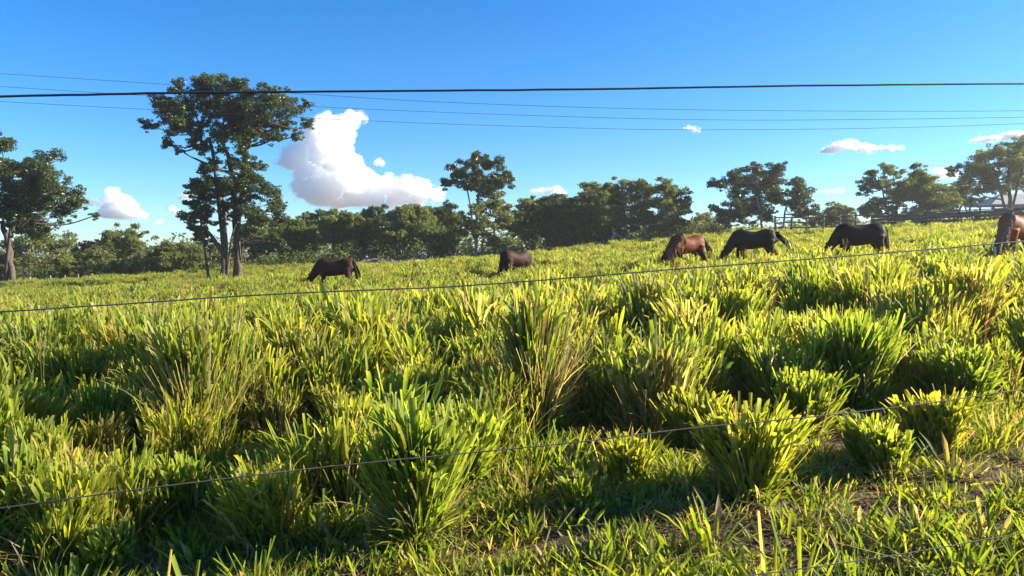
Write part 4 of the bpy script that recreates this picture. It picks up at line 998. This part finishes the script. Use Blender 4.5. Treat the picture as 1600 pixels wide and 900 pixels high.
scatter('tall_grass', 'tall green guinea grass tussocks filling the near pasture', 'grass', np.c_[P, terrain(P[:, 0], P[:, 1]) - .01], np.stack([sc * 1.05, sc * 1.05, sc], -1), near_p, 7)
rf = np.random.default_rng(46)
Q = jgrid(rf, 3.1, 4.8, .36, half=40, pad=2.0); d_ = np.sqrt(((Q[:, None, :] - hero_xy[None, :, :2]) ** 2).sum(-1))
Q = Q[(Q[:, 1] < front_edge(Q[:, 0])) & (Q[:, 0] < np.interp(Q[:, 1], [2.7, 3.2, 4.0, 4.7], [-1.6, -.9, -.15, .05])) & np.all(d_ > hero_xy[None, :, 2] + .06, axis=1)]
Q = Q[rf.uniform(0, 1, len(Q)) < .9]; sq = np.clip(rf.normal(.66, .17, len(Q)), .35, 1.0)
scatter('front_grass', 'low leafy clumps of grass at the foot of the left tussocks', 'grass', np.c_[Q, terrain(Q[:, 0], Q[:, 1]) - .01], np.stack([sq * 1.25, sq * 1.25, sq], -1), near_p, 8, tilt=.16)
P = jgrid(rng, 11, 61, .58); P = P[~((P[:, 1] > 51.5) & (P[:, 0] / P[:, 1] * F > -260) & (P[:, 0] / P[:, 1] * F < -105))]; nz_ = .6 * vnoise(P[:, 0], P[:, 1], .35, 8.8) + .6 * vnoise(P[:, 0], P[:, 1], .9, 2.2)
kq = (nz_ > -.3) | (P[:, 1] > 40); P = P[kq]; nz_ = nz_[kq]
sc = np.clip(.95 + .7 * nz_ + rng.normal(0, .24, len(P)), .4, 1.6) * np.interp(P[:, 1], [11, 16, 35, 60], [1.1, 1, .9, .8])
scatter('far_grass', 'sunlit green pasture grass stretching back to the wood', 'grass', np.c_[P, terrain(P[:, 0], P[:, 1]) - .01], np.stack([sc * 1.25, sc * 1.25, sc], -1), far_p, 9)
P = jgrid(rng, 1.9, 9, .085, half=40, pad=2.0); nz_ = vnoise(P[:, 0], P[:, 1], 1.5, 5.5)
fe = front_edge(P[:, 0]); keep = (nz_ + .7 * (P[:, 1] < fe) + rng.uniform(-.3, .3, len(P)) > -.02)
for gx_, gy_, gr_ in ((1560, 730, .55), (850, 850, .3), (1330, 800, .25), (1130, 840, .2)):
    g_ = ground(gx_, gy_); keep &= (np.hypot((P[:, 0] - g_[0]) * .7, P[:, 1] - g_[1]) > gr_) | (rng.uniform(0, 1, len(P)) < .35)
P = P[keep]; sc = np.clip(rng.normal(.95, .28, len(P)), .35, 1.7)
scatter('short_grass', 'short trodden grass in front of the tussocks', 'grass', np.c_[P, terrain(P[:, 0], P[:, 1])], np.repeat(sc[:, None], 3, 1), short_p, 11, tilt=.15)
P = jgrid(rng, 1.9, 10, .17, half=40, pad=2.0); P = P[rng.uniform(0, 1, len(P)) < .65]; sc = rng.uniform(.6, 1.3, len(P))
Q = jgrid(rf, 4.4, 26, .9); Q = Q[(rf.uniform(0, 1, len(Q)) < .35) & (Q[:, 1] > front_edge(Q[:, 0]))]; sq = rf.uniform(.6, 1.05, len(Q))
scatter('seed_stalks', 'thin tan seed stalks standing above the grass', 'grass', np.c_[Q, terrain(Q[:, 0], Q[:, 1])], np.repeat(sq[:, None], 3, 1), stalk_p, 17, tilt=.12)
Q = jgrid(rng, 1.9, 9, .2, half=40, pad=2.0); nq = vnoise(Q[:, 0], Q[:, 1], 1.1, 15.5)
kq = (nq + rng.uniform(-.25, .25, len(Q)) > np.interp(Q[:, 0] - .18 * Q[:, 1], [-1, -.3, .2, 1.5], [-.45, .0, .18, .35]))
Q = Q[kq]; sq = np.clip(rng.normal(.9, .3, len(Q)), .35, 1.6)
scatter('medium_grass', 'knee low leafy grass between the tussocks', 'grass', np.c_[Q, terrain(Q[:, 0], Q[:, 1])], np.repeat(sq[:, None], 3, 1), mid_p, 12, tilt=.15)
scatter('dry_straw', 'dry straw litter lying on the soil between the tussocks', 'straw', np.c_[P, terrain(P[:, 0], P[:, 1]) + .01], np.repeat(sc[:, None], 3, 1), straw_p, 13, tilt=.06)

# ------------------------------------------------------------------ thin scattering air added to lighten the far trees, standing in for lens flare
def flare_haze():
    b_ = MB(); X, z0, z1 = 9300.0, -30.0, 24.0
    v = [(-X, -X, z0), (X, -X, z0), (X, X, z0), (-X, X, z0), (-X, -X, z1), (X, -X, z1), (X, X, z1), (-X, X, z1)]
    b_.add(v, [(3, 2, 1, 0), (4, 5, 6, 7), (0, 1, 5, 4), (1, 2, 6, 5), (2, 3, 7, 6), (3, 0, 4, 7)])
    m, n, out = mat('flare_scatter'); pv = N(n, 'ShaderNodeVolumePrincipled')
    pv.inputs['Color'].default_value = (.95, .95, .95, 1); pv.inputs['Density'].default_value = .0005; pv.inputs['Anisotropy'].default_value = .45
    n.links.new(pv.outputs[0], out.inputs['Volume'])
    o = b_.build('flare_haze', m, smooth=False); o['kind'] = 'stuff'
flare_haze()
